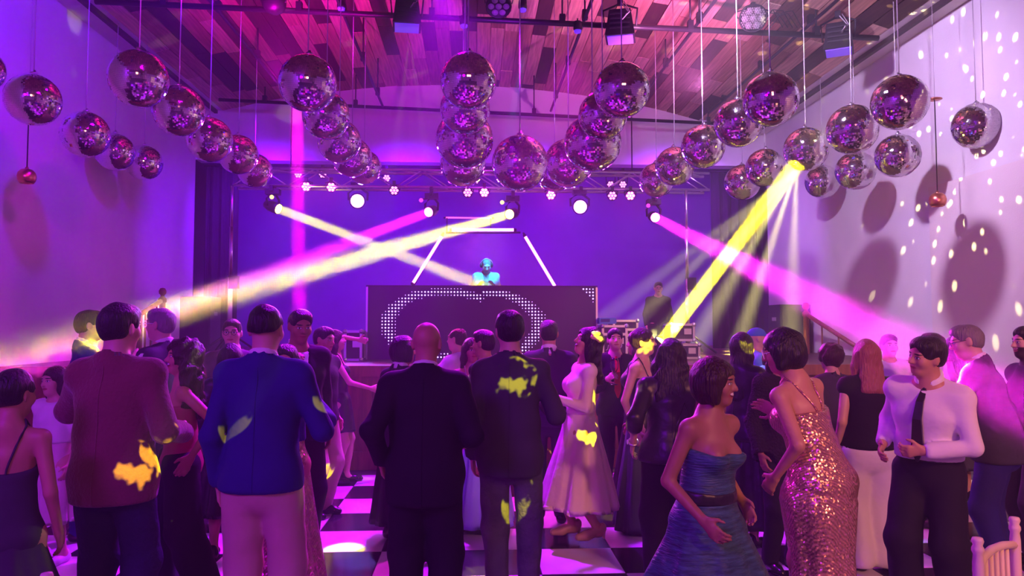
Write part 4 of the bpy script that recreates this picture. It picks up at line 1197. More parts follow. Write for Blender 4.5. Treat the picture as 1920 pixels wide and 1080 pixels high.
    def shoes(s, m, heel=0, name='shoe'):
        H = s.k
        for i in (0, 1):
            a = s.ank[i]; sg = (-1, 1)[i]
            lo = a - .16; hi = a + .24; lo[2] = -.02; hi[2] = a[2]+.03
            F = Field(lo, hi, .009 if s.near else .013)
            zb = a[2]-.048*s.H
            h0 = heel
            F.cap((a[0], a[1]-.03*H, zb+.035*H+h0), (a[0]+sg*.01, a[1]+.10*H, zb+.034*H), .042*H, .040*H, .02)
            F.cap((a[0]+sg*.01, a[1]+.10*H, zb+.032*H), (a[0]+sg*.012, a[1]+.165*H, zb+.026*H), .040*H, .030*H, .02)
            if not heel: F.cap((a[0], a[1]-.02*H, zb+.05*H), (a[0], a[1]-.015*H, zb+.085*H), .043*H, .040*H, .02)
            if heel:
                F.cap((a[0], a[1]-.045*H, zb+.04*H+h0*.6), (a[0], a[1]-.05*H, zb), .024*H, .012*H, .01)
                F.cap((a[0], a[1]+.02*H, zb+.10*H+h0), (a[0], a[1]+.06*H, zb+.08*H+h0*.6), .06*H, .03*H, .01, 's')
            F.plane((0, 0, max(zb, 0)), (0, 0, -1), .004)
            F.build(name, m, s.root, 1)
    def bodice(s, m, top=.245, name='bodice', g=.009, strap=None, slope=(0, .12, 1), bottom=.04, back=None):
        H = s.k
        lo = np.minimum(s.P, s.nb)-.26; hi = np.maximum(s.P, s.nb)+.26; lo[2] = s.P[2]-.1
        F = s.field(None, lo, hi)
        s.torso(F, g, shoulders=False, k=.04)
        F.plane(s.T((0, 0, top*s.H)), s.Rt @ np.array(slope))
        F.plane(s.T((0, 0, -bottom*s.H)), -s.Rt[:, 2])
        if back: F.ell(s.T((0, -.15*H, (top+.0)*s.H)), s.Rt, (.10*H, .12*H, back*H), .02, 's')
        F.ripple(.0015, 40, 1)
        F.build(name, m, s.root, 1)
        if strap:
            for sg in (-1, 1):
                a = s.T((sg*.075*H, .095*H*s.bulk, (top-.01)*s.H)); t = s.T((sg*.085*H, 0, .292*s.H+.05*H)); b = s.T((sg*(.06 if strap == 'v' else .015 if strap == 'x' else .075)*H, -.105*H*s.bulk, (top-.04)*s.H))
                ctl = [a - s.Rt[:, 2]*.03, a, (a+t)/2 + s.Rt[:, 1]*.03, t + s.Rt[:, 2]*.03, (t+b)/2 - s.Rt[:, 1]*.04, b - s.Rt[:, 1]*.02, b - s.Rt[:, 2]*.03]
                pts = []
                for j in range(len(ctl)-1):
                    for w_ in (0, .25, .5, .75):
                        c_ = Vector(ctl[j]*(1-w_) + ctl[j+1]*w_); h_ = s.bvh.find_nearest(c_)
                        pts.append(h_[0] + h_[1]*.004)
                MB().path(pts, .0055*H, 6).build('strap', m, s.root)
    def skirt(s, m, hem, r_hem, top=.09, hipr=None, name='skirt', n=9, amp=.022, off=(0, 0), mid=None, seg=72):
        """hem: height above the floor in metres"""
        H, b = s.k, s.bulk
        z0 = s.P[2]+top*s.H; c0 = s.T((0, 0, top*s.H))
        prof = [(0, .116, .092), (.22, hipr or .165, (hipr or .165)*.78)]
        if mid: prof += mid
        prof += [(1, r_hem, r_hem*.9)]
        rings, V, Fq = 18, [], []
        ph = s.root.location.x*5
        for j in range(rings+1):
            t = j/rings
            for q in range(len(prof)-1):
                if prof[q][0] <= t <= prof[q+1][0]:
                    w = (t-prof[q][0])/(prof[q+1][0]-prof[q][0]); w = w*w*(3-2*w) if q == 0 else w
                    ra = prof[q][1]+(prof[q+1][1]-prof[q][1])*w; rb_ = prof[q][2]+(prof[q+1][2]-prof[q][2])*w; break
            z = z0+(hem-z0)*t
            cx = c0[0]*(1-t)+s.P[0]*t + off[0]*t*t; cy = c0[1]*(1-t)+s.P[1]*t + off[1]*t*t
            for k in range(seg):
                a = 2*math.pi*k/seg
                f_ = 1 + amp/max(r_hem, .15)*min(1, t*1.6)*(math.sin(n*a+ph+1.2*t)+.45*math.sin((n*2+1)*a+2*ph)+.3*math.sin(3*a+ph))
                V.append((cx+(ra*H*b+.012)*math.cos(a)*f_, cy+(rb_*H*b+.012)*math.sin(a)*f_, z + (.006*math.sin(5*a+ph) if j == rings else 0)))
        for j in range(rings):
            for k in range(seg):
                k2 = (k+1) % seg
                Fq.append((j*seg+k, (j+1)*seg+k, (j+1)*seg+k2, j*seg+k2))
        base = len(V)
        for k in range(seg):                                # inner side of the hem
            x, y, z = V[rings*seg+k]; V.append((x*.97+.03*s.P[0], y*.97+.03*s.P[1], z+.03))
        for k in range(seg):
            k2 = (k+1) % seg; Fq.append((rings*seg+k, base+k, base+k2, rings*seg+k2))
        Fq.append([base+k for k in range(seg)][::-1]); Fq.append(list(range(seg)))
        raw(name, V, Fq, m, s.root, smooth=True)
    def hair(s, style, c='black', name='hair', k=1.0):
        h, q, Rh = s.hs, s.hp, s.Rh
        m = hair_mat(c)
        lo = s.hc-.2; hi = s.hc+.2
        long_ = style in ('long', 'wavy', 'straight', 'curly_long', 'pony')
        if long_: lo = lo - np.array([.08, .14, .45]); hi = hi + np.array([.08, .05, 0])
        F = Field(lo, hi, .0096 if s.near else .0135)
        g = {'short': .008, 'buzz': .004, 'fade': .008, 'bob': .020, 'long': .018, 'straight': .014, 'wavy': .022, 'curly_long': .03, 'afro': .035, 'up': .012, 'pony': .012, 'receding': .007, 'thick': .013}[style]
        F.ell(q(0, -.016, .032), Rh, ((.074+g)*h, (.094+g)*h, (.086+g)*h), .01)
        if style in ('short', 'thick'): F.ell(q(0, .035, .082), Rh, (.062*h, .055*h, .036*h), .03)
        if style in ('short', 'fade', 'buzz', 'receding', 'up', 'pony', 'thick'): F.ell(q(0, -.042, -.018), Rh, ((.063+g*.3)*h, (.056+g*.5)*h, .062*h), .03)
        if style == 'bob':
            F.ell(q(0, -.04, -.03), Rh, (.098*h, .085*h, .095*h), .04)
            for sg in (-1, 1): F.cap(q(sg*.075, .01, .02), q(sg*.078, .02, -.075), .034*h, .030*h, .03)
        if style in ('long', 'straight', 'wavy', 'curly_long'):
            w = {'long': 1, 'straight': .9, 'wavy': 1.15, 'curly_long': 1.4}[style]
            L = {'long': .26, 'straight': .30, 'wavy': .24, 'curly_long': .25}[style]*k
            bk = s.Rt @ np.array([0, -1, 0])
            e = s.nb + bk*.10*s.k + np.array([0, 0, -L*.75])
            F.ecap(q(0, -.05, 0), e, (.085*h*w, .055*h*w), (.10*h*w, .03*h*w), s.Rt[:, 0], s.Rt[:, 1], .04)
            for sg in (-1, 1):
                e2 = s.nb + s.Rt @ np.array([sg*.10*w*s.k, -.01, -L*.55])
                F.cap(q(sg*.072, -.01, .02), q(sg*.085*w, -.01, -.08), .026*h*w, .032*h*w, .03); F.cap(q(sg*.085*w, -.01, -.08), e2, .032*h*w, .02*h*w, .03)
        if style == 'pony':
            F.ell(q(0, -.12, .02), Rh, (.04*h, .04*h, .04*h), .02); F.cap(q(0, -.13, .01), q(0, -.13, -.16), .036*h, .018*h, .03)
        if style == 'up':
            F.ell(q(0, -.085, .035), Rh, (.05*h, .05*h, .05*h), .02)
        # open the face
        top = {'short': .070, 'thick': .062, 'buzz': .056, 'fade': .05, 'receding': .10, 'bob': .045, 'up': .062, 'pony': .058}.get(style, .056)
        F.ell(q(0, .125, top-.072), Rh, (.074*h, .085*h, .088*h), .012, 's')
        F.ell(q(0, .085, -.07), Rh, (.070*h, .078*h, .09*h), .012, 's')
        if style in ('short', 'fade', 'buzz', 'receding', 'up', 'pony', 'thick'):
            for sg in (-1, 1): F.ell(q(sg*.085, .03, -.035), Rh, (.03*h, .055*h, .048*h), .01, 's')
            for sg in (-1, 1): F.ell(q(sg*.092, -.008, -.010), Rh, (.024*h, .026*h, .036*h), .008, 's')
            F.plane(q(0, -.04, -.062 if style != 'fade' else -.005), Rh @ np.array([0, .35, -1]), .03 if style != 'fade' else .01)
        if style == 'receding': F.ell(q(0, .05, .12), Rh, (.06*h, .085*h, .06*h), .02, 's')
        a = {'wavy': .0045, 'curly_long': .008, 'afro': .008}.get(style, .0022)
        fr = {'wavy': 55, 'curly_long': 75, 'afro': 80}.get(style, 60)
        F.ripple(a, fr, 1.7+s.root.location.x)
        F.build(name, m, s.root, 1)
    def glasses(s, m, big=1.0):
        t = MB(); q = s.hp; h = s.hs
        Rm = Matrix(s.Rh.tolist()) @ Matrix.Rotation(R(90), 3, 'X')
        for sg in (-1, 1):
            t.torus(q(sg*.033, .102, .008), .022*h*big, .0022*h, Rm, 18, 5)
            t.tube(q(sg*.055, .1, .012), q(sg*.078, -.005, .012), .0022*h, n=5)
        t.tube(q(-.012, .104, .012), q(.012, .104, .012), .002*h, n=5)
        t.build('glasses', m, s.root)
    def collar(s, m, g=0):
        H = s.k
        F = Field(s.nb-.14, s.nb+.16, .009)
        F.cap(s.nb + s.Rt @ np.array([0, -.006, -.02]), s.nb + s.Rt @ np.array([0, -.004, .056*H]), .071*H+g, .067*H+g, .01)
        F.plane(s.nb + s.Rt @ np.array([0, 0, .054*H]), s.Rt @ np.array([0, .35, 1]))
        F.plane(s.nb + s.Rt @ np.array([0, 0, -.02*H]), -s.Rt[:, 2])
        F.cap(s.nb + s.Rt @ np.array([0, .05*H, -.02*H]), s.nb + s.Rt @ np.array([0, .08*H, .1]), .022*H, .045*H, .005, 's')
        F.build('shirt_collar', m, s.root, 1)
    def tie(s, m, L=.30):
        b, H = s.bulk, s.k
        g = .046
        a = s.nb + s.Rt @ np.array([0, .068*H, -.02*H])
        a1 = (a + s.chest + s.Rt @ np.array([0, (.115*b)*H+g, .06*H]))/2 + s.Rt[:, 1]*.012
        p1 = s.chest + s.Rt @ np.array([0, (.115*b)*H+g, .02*H]); p2 = s.waist + s.Rt @ np.array([0, (.118*b)*H+g, .03*H])
        p3 = s.waist + s.Rt @ np.array([0, (.122*b)*H+g, -.045*H])
        w = [.016, .02, .024, .034, .006]; V, Fq = [], []
        x = s.Rt[:, 0]; y = s.Rt[:, 1]
        for p, ww in zip((a, a1, p1, p2, p3), w):
            for sx, sy in ((-1, -.008), (1, -.008), (1, .006), (-1, .006)): V.append(p + x*sx*ww*H + y*sy)
        for j in range(4):
            for k in range(4): Fq.append((j*4+k, j*4+(k+1) % 4, (j+1)*4+(k+1) % 4, (j+1)*4+k))
        Fq += [(3, 2, 1, 0), (16, 17, 18, 19)]
        tn = raw('necktie', V, Fq, m, s.root)
        MB().ball(a, (.02*H, .014*H, .018*H), 8).build('tie_knot', m, tn)
    def belt(s, m, z=.07, w=.022, g=.014):
        F = s.field(None, s.T((0, 0, z*s.H))-.26, s.T((0, 0, z*s.H))+.26)
        s.torso(F, g, shoulders=False, k=.04)
        F.plane(s.T((0, 0, z*s.H+w)), s.Rt[:, 2], .003); F.plane(s.T((0, 0, z*s.H-w)), -s.Rt[:, 2], .003)
        F.build('belt', m, s.root, 1)

# ------------------------------------------------------------------ the guests
C = dict(
 navy=fabric('navy_wool', (.022, .018, .16)), blackw=fabric('black_wool', (.012, .011, .014)), plum=fabric('plum_wool', (.19, .07, .065), .95, bump=.35, bscale=60, sheen=.3),
 jeans=fabric('dark_denim', (.022, .026, .06), bscale=30), greyj=fabric('grey_denim', (.10, .10, .13), bscale=30, var=.25, vscale=5), khaki=fabric('khaki_cotton', (.55, .40, .29)), white=fabric('white_cotton', (.78, .76, .76)),
 cream=fabric('cream_satin', (.82, .70, .62), .5), mauve=fabric('mauve_satin', (.42, .06, .12), .5), charcoal=fabric('charcoal_wool', (.05, .05, .06)), grey=fabric('grey_wool', (.14, .13, .14)),
 blue=fabric('pale_blue_satin', (.40, .52, .85), .45), teal=mat('teal_taffeta', (.035, .10, .14), .4, bump=.5, bscale=18, var=.5, vscale=10, stretch=(1.2, 1.2, 9), spec=.5),
 green=fabric('slate_green_chiffon', (.05, .075, .075), .6), satin=fabric('black_satin', (.02, .018, .022), .35, spec=.5), fuzzy=fabric('black_fleece', (.02, .014, .016), .95, bump=.9, bscale=70),
 lilac=fabric('lilac_cotton', (.6, .5, .75)), pinkd=fabric('pale_pink_satin', (.75, .52, .6), .5), red=fabric('red_silk', (.6, .02, .03), .4, bump=.05), cyan=fabric('cyan_cotton', (.15, .55, .75)), tan=mat('nude_leather', (.5, .3, .2), .35),
 shoe=mat('black_leather', (.012, .011, .012), .25, spec=.6), gold=sequin('gold_sequins', (.62, .42, .24)), rose=sequin('rose_gold_sequins', (.85, .47, .34), 130), dsq=sequin('black_sequins', (.06, .05, .07), 70))
M_frame = mat('dark_frame', (.02, .02, .02), .3); M_wframe = mat('white_frame', (.85, .82, .82), .3)

def suit(p, m, tr, hem=.045, open_=0, shirt=C['white'], tie=None, shoes=C['shoe'], flare=.0, wide=0, g=.018):
    p.trousers(tr, wide)
    if open_:
        p.jacket(shirt, .0, 'shirt', g=.008, sleeve=.4, collar=False, rip=0)
    p.jacket(m, hem, 'jacket', open_=open_, flare=flare, g=g)
    if shirt is not None: p.collar(shirt)
    if tie: p.tie(tie)
    if shoes: p.shoes(shoes)

# --- left part of the floor
p = Person(14, 3.15, 1.43, 12, 'young woman at the left edge in a dark strappy dress, seen from behind', 'f', arms=('down', 'relax'), head=(-25, 5, 0), skin='tan')
p.bodice(C['charcoal'], .20, strap='x', slope=(0, -.25, 1)); p.skirt(C['charcoal'], .04, .40, off=(.05, 0), n=7, amp=.03); p.hair('up'); p.shoes(C['shoe'])
p = Person(100, 5.15, 1.33, 165, 'girl in a white capelet and pink dress beside the brown-coated man', 'm', arms=('relax', 'relax'), head=(-10, 0, 4), skin='light', bulk=.84)
p.jacket(C['white'], -.10, 'capelet', sleeve=.34, collar=False, g=.02); p.bodice(C['pinkd'], .2); p.skirt(C['pinkd'], .27, .24, n=8); p.hair('straight', 'brown', k=.6); p.shoes(mat('white_leather', (.7, .68, .68), .4))
p = Person(158, 5.75, 1.735, -62, 'man in a navy suit with his face turned right, behind the brown coat', arms=('down', 'bent'), skin='light')
suit(p, C['navy'], C['navy']); p.hair('short', 'brown')
p = Person(213, 3.6, 1.72, -6, 'man in a brown wool overcoat and dark jeans, back to us', arms=('bent', (.23, .22, -.33)), head=(-14, 3, 0), skin='light', bulk=1.0)
p.trousers(C['jeans'], .012); p.jacket(C['plum'], .066, 'overcoat', g=.028, flare=.012, rip=.004); p.hair('thick'); p.shoes(C['shoe'])
p = Person(296, 5.35, 1.74, 78, 'grey-haired man in glasses and open suit facing left', arms=('down', 'belly'), skin='light')
suit(p, C['charcoal'], C['charcoal'], open_=1); p.hair('short', 'grey'); p.glasses(M_wframe)
p = Person(338, 4.45, 1.53, 112, 'smiling woman in mauve strapless top and black trousers with long wavy hair', 'f', arms=((.27, -.06, -.42), 'belly'), feet=((-.12, -.13), (.12, .16)), head=(10, -4, 0), skin='tan', smile=1)
p.bodice(C['mauve'], .235); p.trousers(C['blackw'], .045, top=.06); p.hair('curly_long', 'brown', k=1.0); p.shoes(C['shoe'])
p = Person(430, 6.05, 1.67, 188, 'man in glasses and grey jacket facing us behind the navy blazer', arms=('down', 'belly'), skin='light', near=False)
suit(p, C['grey'], C['charcoal'], open_=1); p.hair('short', 'brown'); p.glasses(M_frame)
p = Person(428, 5.2, 1.49, 5, 'dark-haired short woman whose head shows beside the navy blazer', 'f', near=False)
p.jacket(C['satin'], .0, 'blouse', sleeve=1); p.skirt(C['satin'], .3, .25); p.hair('long'); p.shoes(C['shoe'])
p = Person(492, 3.5, 1.715, -2, 'man in a navy blazer and khaki trousers, back to us', arms=('down', (.2, .24, -.20)), head=(-4, 4, 0), skin='light', bulk=1.0)
suit(p, C['navy'], C['khaki'], hem=.025, wide=.012); p.hair('fade')
p = Person(532, 4.5, 1.5, 185, 'woman in a gold sequin gown half hidden behind the navy blazer', 'f', arms=('bent', 'down'), skin='tan')
p.bodice(C['gold'], .24); p.jacket(C['navy'], -.09, 'bolero', sleeve=.7, collar=False); p.skirt(C['gold'], .02, .26, n=6, amp=.015, off=(-.04, 0)); p.hair('long'); p.shoes(C['tan'])
p = Person(556, 5.15, 1.735, -150, 'tall man in a black suit looking down beside the navy blazer', arms=('down', 'bent'), head=(0, 14, 0), skin='brown', near=False)
suit(p, C['blackw'], C['blackw'], open_=.8); p.hair('short')
p = Person(600, 6.3, 1.61, -118, 'man in a black shirt and khaki trousers left of the stage front', arms=('down', 'relax'), skin='tan', head=(8, 8, 0), near=False)
p.trousers(C['khaki'], .01); p.jacket(C['blackw'], .02, 'shirt', sleeve=.46, g=.016); p.hair('short'); p.shoes(C['shoe'])
p = Person(634, 7.55, 1.58, -80, 'woman in a short dark dress leaning at the wooden stage front', 'f', arms=('up', (.10, .36, -.36)), lean=-4, skin='light', near=False, feet=((-.08, .12), (.08, -.02)))
p.bodice(C['satin'], .265, strap='s'); p.skirt(C['satin'], .52, .19, n=5, amp=.008); p.hair('straight', 'brown', k=.8); p.shoes(C['shoe'])
# --- middle
p = Person(797, 3.7, 1.64, -3, 'bald man in a long black suit, back to us', arms=((.24, .0, -.42), (.22, .18, -.34)), head=(-8, 6, 0), skin='tan', bulk=1.04)
suit(p, C['blackw'], C['blackw'], hem=.075, g=.024, wide=.015)
p = Person(752, 5.6, 1.535, -35, 'dark-haired woman in a long black coat behind the bald man', 'f', arms=('down', 'bent'), head=(-30, 4, 0), near=False)
p.jacket(C['blackw'], .1, 'coat'); p.skirt(C['blackw'], .12, .25); p.collar(C['white']); p.hair('bob'); p.shoes(C['shoe'])
p = Person(857, 6.7, 1.6, 62, 'man in an off-white hooded jacket facing left near the booth', arms=('bent', 'down'), skin='light', near=False)
p.trousers(C['charcoal']); p.jacket(C['white'], .03, 'hooded_jacket', g=.026); p.hair('receding', 'brown'); p.shoes(C['shoe'])
p = Person(884, 6.25, 1.51, 196, 'long-haired woman in a pale pink dress facing us past the bald man', 'f', arms=('relax', 'belly'), skin='tan', makeup=True)
p.bodice(C['pinkd'], .25, strap='s'); p.skirt(C['pinkd'], .45, .24, n=8); p.hair('long', 'brown'); p.shoes(C['tan'], .05)
p = Person(908, 5.75, 1.585, 58, 'short-haired person in dark jacket over a long pale blue gown', 'f', arms=('down', 'down'), skin='tan')
p.jacket(C['blackw'], -.04, 'jacket', sleeve=1.0); p.skirt(C['blue'], .07, .27, n=8, amp=.02); p.hair('short'); p.shoes(C['shoe'])
p = Person(957, 4.1, 1.70, -6, 'young man in a dark blazer and grey jeans, back to us', arms=('relax', (.2, .26, -.24)), head=(14, 3, 0), skin='light', feet=((-.07, 0), (.1, .1)), bulk=.95)
suit(p, C['charcoal'], C['greyj'], hem=.06, shirt=None); p.hair('thick')
p = Person(1030, 6.0, 1.665, -4, 'man in a dark suit, back to us, left of the woman in white', arms=('down', 'down'), near=False)
suit(p, C['charcoal'], C['charcoal']); p.hair('short')
p = Person(1086, 5.4, 1.605, 98, 'laughing woman in a long-sleeved cream dress with a flower in her hair', 'f', arms=((.10, .25, -.25), (.05, .24, -.28)), head=(0, -14, 0), lean=-5, skin='tan', smile=1, feet=((-.08, -.10, .075), (.08, .06, .075)))
p.jacket(C['cream'], -.08, 'bodice', sleeve=.95, g=.011, collar=False, rip=.001, seam=False); p.skirt(C['cream'], .27, .33, n=8, amp=.026, top=.1, hipr=.175); p.hair('wavy', k=.75); p.shoes(C['tan'], .05)
fc = p.hp(-.07, -.03, .06)
fm = MB()
for k in range(9):
    a = k*.7; d = Vector((math.sin(a)*.3-.6, math.cos(a*1.3)*.6, math.sin(a*1.7)*.6)).normalized()
    fm.ball(Vector(fc)+d*.035, (.024, .024, .02), 8)
fm.build('hair_flower', mat('flower_petal', (.8, .7, .25), .6), p.root)
p = Person(1155, 6.9, 1.59, 178, 'young man in black with a red tie holding a wine glass', arms=('down', (.13, .30, -.18)), skin='light', hands=(.5, .9), head=(0, -6, 0))
suit(p, C['blackw'], C['blackw'], open_=1.0, shirt=fabric('black_shirt', (.014, .013, .016)), tie=C['red']); p.hair('thick')
RT = p
p = Person(1199, 6.3, 1.57, 62, 'long-haired woman behind the woman in the strappy black top', 'f', near=False, skin='tan')
p.jacket(C['satin'], .0, 'blouse'); p.skirt(C['satin'], .2, .25); p.hair('wavy', 'brown'); p.shoes(C['shoe'])
# --- right
p = Person(1207, 5.7, 1.60, -128, 'woman with upswept hair in a strappy black top and slate gown', 'f', arms=('bent', 'down'), head=(18, 0, 6), skin='light', makeup=True)
p.bodice(C['satin'], .24, strap='s'); p.skirt(C['green'], .03, .27, n=9, amp=.018); p.hair('up', 'brown'); p.shoes(C['shoe'])
p = Person(1258, 4.55, 1.53, -8, 'woman with long dark hair in a dark loose top, back to us, wearing a watch', 'f', arms=((.27, .0, -.42), (.16, .36, .02)), lean=4, head=(-10, 12, 8), skin='light', bulk=1.12)
p.jacket(C['satin'], .02, 'blouse', sleeve=.66, g=.024, collar=False, flare=.02); p.trousers(C['blackw'], .03); p.hair('wavy', k=.8); p.shoes(C['shoe'])
w = p.wr[0]-p.hdir[0]*.01
q = Vector(p.hdir[0]).to_track_quat('Z', 'Y').to_matrix()
MB().torus(w, .03, .006, q, 18, 6).build('wristwatch', M_alu, p.root); MB().disc(Vector(w)+q @ Vector((0, 0, 0))+Vector((-.036, -.008, 0)), (-1, -.2, 0), .016, 12).build('watch_dial', M_white_pl, p.root)
BAGP = p
p = Person(1322, 3.15, 1.475, -148, 'smiling woman in a strapless teal dress with black belt, walking right', 'f', arms=((.25, .02, -.42), (.22, .16, -.42)), lean=5, head=(24, 0, 0), skin='brown', smile=1, bulk=1.14, hands=(.45, .5))
p.bodice(C['teal'], .225, g=.012); p.belt(C['satin'], .085, .028, .018); p.skirt(C['teal'], .10, .50, n=7, amp=.035, top=.085, hipr=.19); p.hair('bob', 'brown'); p.shoes(C['shoe'])
p = Person(1396, 5.3, 1.565, -58, 'woman with long straight black hair in a black satin robe', 'f', arms=('bent', 'bent'), skin='light')
p.jacket(C['satin'], .02, 'robe', g=.024, flare=.02); p.skirt(C['satin'], .15, .24, n=7); p.hair('straight'); p.shoes(C['shoe'])
p = Person(1424, 7.1, 1.60, -100, 'man in a blue cap lit cyan behind the woman with straight hair', arms=('down', 'belly'), skin='light', near=False)
p.trousers(C['charcoal']); p.jacket(C['cyan'], .02, 'shirt'); p.shoes(C['shoe'])
F_ = Field(p.hc-.2, p.hc+.2, .012); F_.ell(p.hp(0, -.016, .036), p.Rh, (.088*p.hs, .108*p.hs, .09*p.hs), .01); F_.plane(p.hp(0, 0, .03), p.Rh @ np.array([0, 0, -1])); F_.ell(p.hp(0, .11, .035), p.Rh, (.07*p.hs, .06*p.hs, .012*p.hs), .01); F_.build('cap', fabric('blue_cap', (.06, .2, .6)), p.root)
p = Person(1453, 6.3, 1.5, 150, 'cyan-lit woman in glasses beside the man in the cap', 'f', arms=('bent', 'down'), skin='light', near=False)
p.jacket(C['cyan'], .02, 'blouse'); p.skirt(C['charcoal'], .2, .22); p.hair('straight', 'brown', k=.6); p.glasses(M_frame); p.shoes(C['shoe'])
p = Person(1467, 4.75, 1.53, -168, 'woman with long black hair in a black fleece coat, listening', 'f', arms=('relax', 'relax'), head=(-12, 4, 0), skin='brown')
p.trousers(C['blackw']); p.jacket(C['fuzzy'], .05, 'coat', g=.032, flare=.01, rip=.006); p.hair('straight'); p.shoes(C['shoe'])
p = Person(1543, 3.55, 1.62, 30, 'woman in a rose gold sequin gown with a white hair clip, back to us', 'f', arms=((.24, .10, -.42), 'belly'), lean=13, side=-7, head=(34, 0, 0), skin='tan', bulk=1.14)
p.bodice(C['rose'], .232, strap='x', slope=(0, -.3, 1), bottom=.09, g=.012); p.skirt(C['rose'], .02, .24, top=.07, hipr=.19, n=6, amp=.012, mid=[(.5, .15, .125), (.75, .15, .13)]); p.hair('bob'); p.glasses(M_wframe, 1.15); p.shoes(C['shoe'])
MB().path([p.hp(.05, -.112, .045), p.hp(.088, -.075, .03)], .006, 6).build('hair_clip', M_wframe, p.root)
p = Person(1563, 5.7, 1.46, 18, 'curly-haired woman in dark clothes behind the rose gold gown', 'f', near=False, skin='light')
p.jacket(C['charcoal'], .0, 'blouse'); p.skirt(C['charcoal'], .3, .24); p.hair('afro', 'brown'); p.shoes(C['shoe'])
p = Person(1630, 4.75, 1.52, -4, 'woman with dyed red hair in a black vest and wide white trousers', 'f', arms=('relax', 'bent'), skin='light', bulk=1.14)
p.trousers(C['white'], .035, top=.04); p.jacket(C['blackw'], -.01, 'vest', g=.022, vest=True, collar=False); p.hair('long', 'dyed', k=.45); p.shoes(C['shoe'])
p = Person(1673, 6.5, 1.54, 175, 'dark-haired man glimpsed between the red-haired woman and the white shirt', near=False, skin='tan')
p.trousers(C['charcoal']); p.jacket(C['lilac'], .02, 'shirt'); p.hair('short'); p.shoes(C['shoe'])
p = Person(1742, 3.9, 1.58, 128, 'young man in a white shirt, black tie and black trousers facing left', arms=((.05, .21, -.29, 1, -.55, -.2), (.22, .12, -.34)), lean=14, side=-6, head=(-34, -4, 0), skin='tan', bulk=1.08, hands=(.9, .6), feet=((-.13, -.02), (.12, .06)))
p.trousers(C['blackw'], .02); p.jacket(C['white'], -.045, 'shirt', g=.016, sleeve=.95, collar=False, rip=.005); p.collar(C['white'], .010); p.tie(C['satin']); p.belt(C['shoe'], .072, .016, .012); p.hair('thick'); p.shoes(C['shoe'])
p = Person(1757, 5.7, 1.56, 62, 'man in a lilac shirt behind the young man with the tie', near=False, skin='light')
p.trousers(C['charcoal']); p.jacket(C['lilac'], .02, 'shirt'); p.hair('short', 'brown'); p.shoes(C['shoe'])
p = Person(1797, 6.5, 1.52, 5, 'woman with smooth dark hair beyond the man in the lilac shirt', 'f', near=False)
p.jacket(C['charcoal'], .0, 'blouse'); p.skirt(C['charcoal'], .3, .24); p.hair('straight'); p.shoes(C['shoe'])
p = Person(1872, 4.5, 1.64, 46, 'grey-haired man in a dark suit crossed by the magenta beam, back to us', arms=('bent', 'down'), lean=12, head=(16, 2, 0), skin='light', bulk=1.14)
suit(p, C['charcoal'], C['navy'], hem=.06); p.hair('short', 'grey'); p.glasses(M_frame)
p = Person(1938, 4.7, 1.61, 82, 'bearded man at the right edge of the crowd', skin='light', beard=.95)
suit(p, C['charcoal'], C['charcoal']); p.hair('short')
# --- on the stage
p = Person(911, 11.0, 1.52, 180, 'performer in a light jacket and headphones behind the booth, lit cyan', arms=('front', 'front'), lean=14, head=(6, 24, 0), skin='light', beard=.6, z0=STZ, near=True, base_y=520)
p.trousers(C['charcoal']); p.jacket(C['lilac'], .02, 'jacket', open_=1.1); p.hair('buzz', 'grey'); p.shoes(C['shoe'])
hq = MB(); Rm = Matrix(p.Rh.tolist()) @ Matrix.Rotation(R(90), 3, 'X'); hq.torus(p.hp(0, -.01, .03), .098*p.hs, .008*p.hs, Rm, 24, 6); hq.build('headband', M_grey, p.root)
for g in (-1, 1): MB().ball(p.hp(g*.094, -.01, .0), (.022, .036, .04), 10).build('ear_cup', M_black, p.root)
p = Person(1233, 12.4, 1.62, 172, 'man in dark clothes sitting far back on the stage, only his face lit', arms=('low', 'low'), lean=10, skin='light', z0=STZ, near=False, pz=.44, feet=((-.12, .42), (.12, .42)), base_y=548)
p.trousers(C['blackw']); p.jacket(C['blackw'], .0, 'jacket'); p.hair('short'); p.shoes(C['shoe'])
light('far_face_spot', 'SPOT', (1.5, 9.0, 4.8), 500, (1, .3, .8), at(1233, 546, 12.4), 1.6, .6, .03)
st_ = empty('stool', (p.root.location.x, p.root.location.y+.02, STZ))
MB().lathe([(0, .285), (.17, .28), (.18, .26), (.17, .24), (0, .24)], n=20).build('seat', M_black, st_)
for k in range(4):
    a = math.pi/4+k*math.pi/2; MB().tube((.09*math.cos(a), .09*math.sin(a), .24), (.16*math.cos(a), .16*math.sin(a), 0), .012, n=6).build('leg', M_black, st_)
tag(st_, 'low black stool under the man far back on the stage', 'stool')

# wine glass in the hand of the man with the red tie
hw = RT.root.matrix_basis @ Vector(RT.wr[1] + RT.hdir[1]*.085 + RT.Rt @ np.array([-.025, .0, 0]))
wg = empty('wine_glass', hw)
M_gl = mat('clear_glass', (1, 1, 1), .03, trans=1.0, ior=1.3)
MB().lathe([(0, .03), (.02, .035), (.036, .07), (.038, .12), (.032, .155), (.030, .155), (.036, .12), (.034, .072), (.018, .04), (0, .036)], n=20).build('bowl', M_gl, wg)
MB().lathe([(.012, -.075), (.004, -.06), (.0035, .02), (.008, .034)], n=10).build('stem', M_gl, wg)
MB().lathe([(0, -.078), (.034, -.078), (.03, -.073), (0, -.07)], n=20).build('foot', M_gl, wg)
tag(wg, 'stemmed wine glass held by the young man with the red tie', 'wine glass')
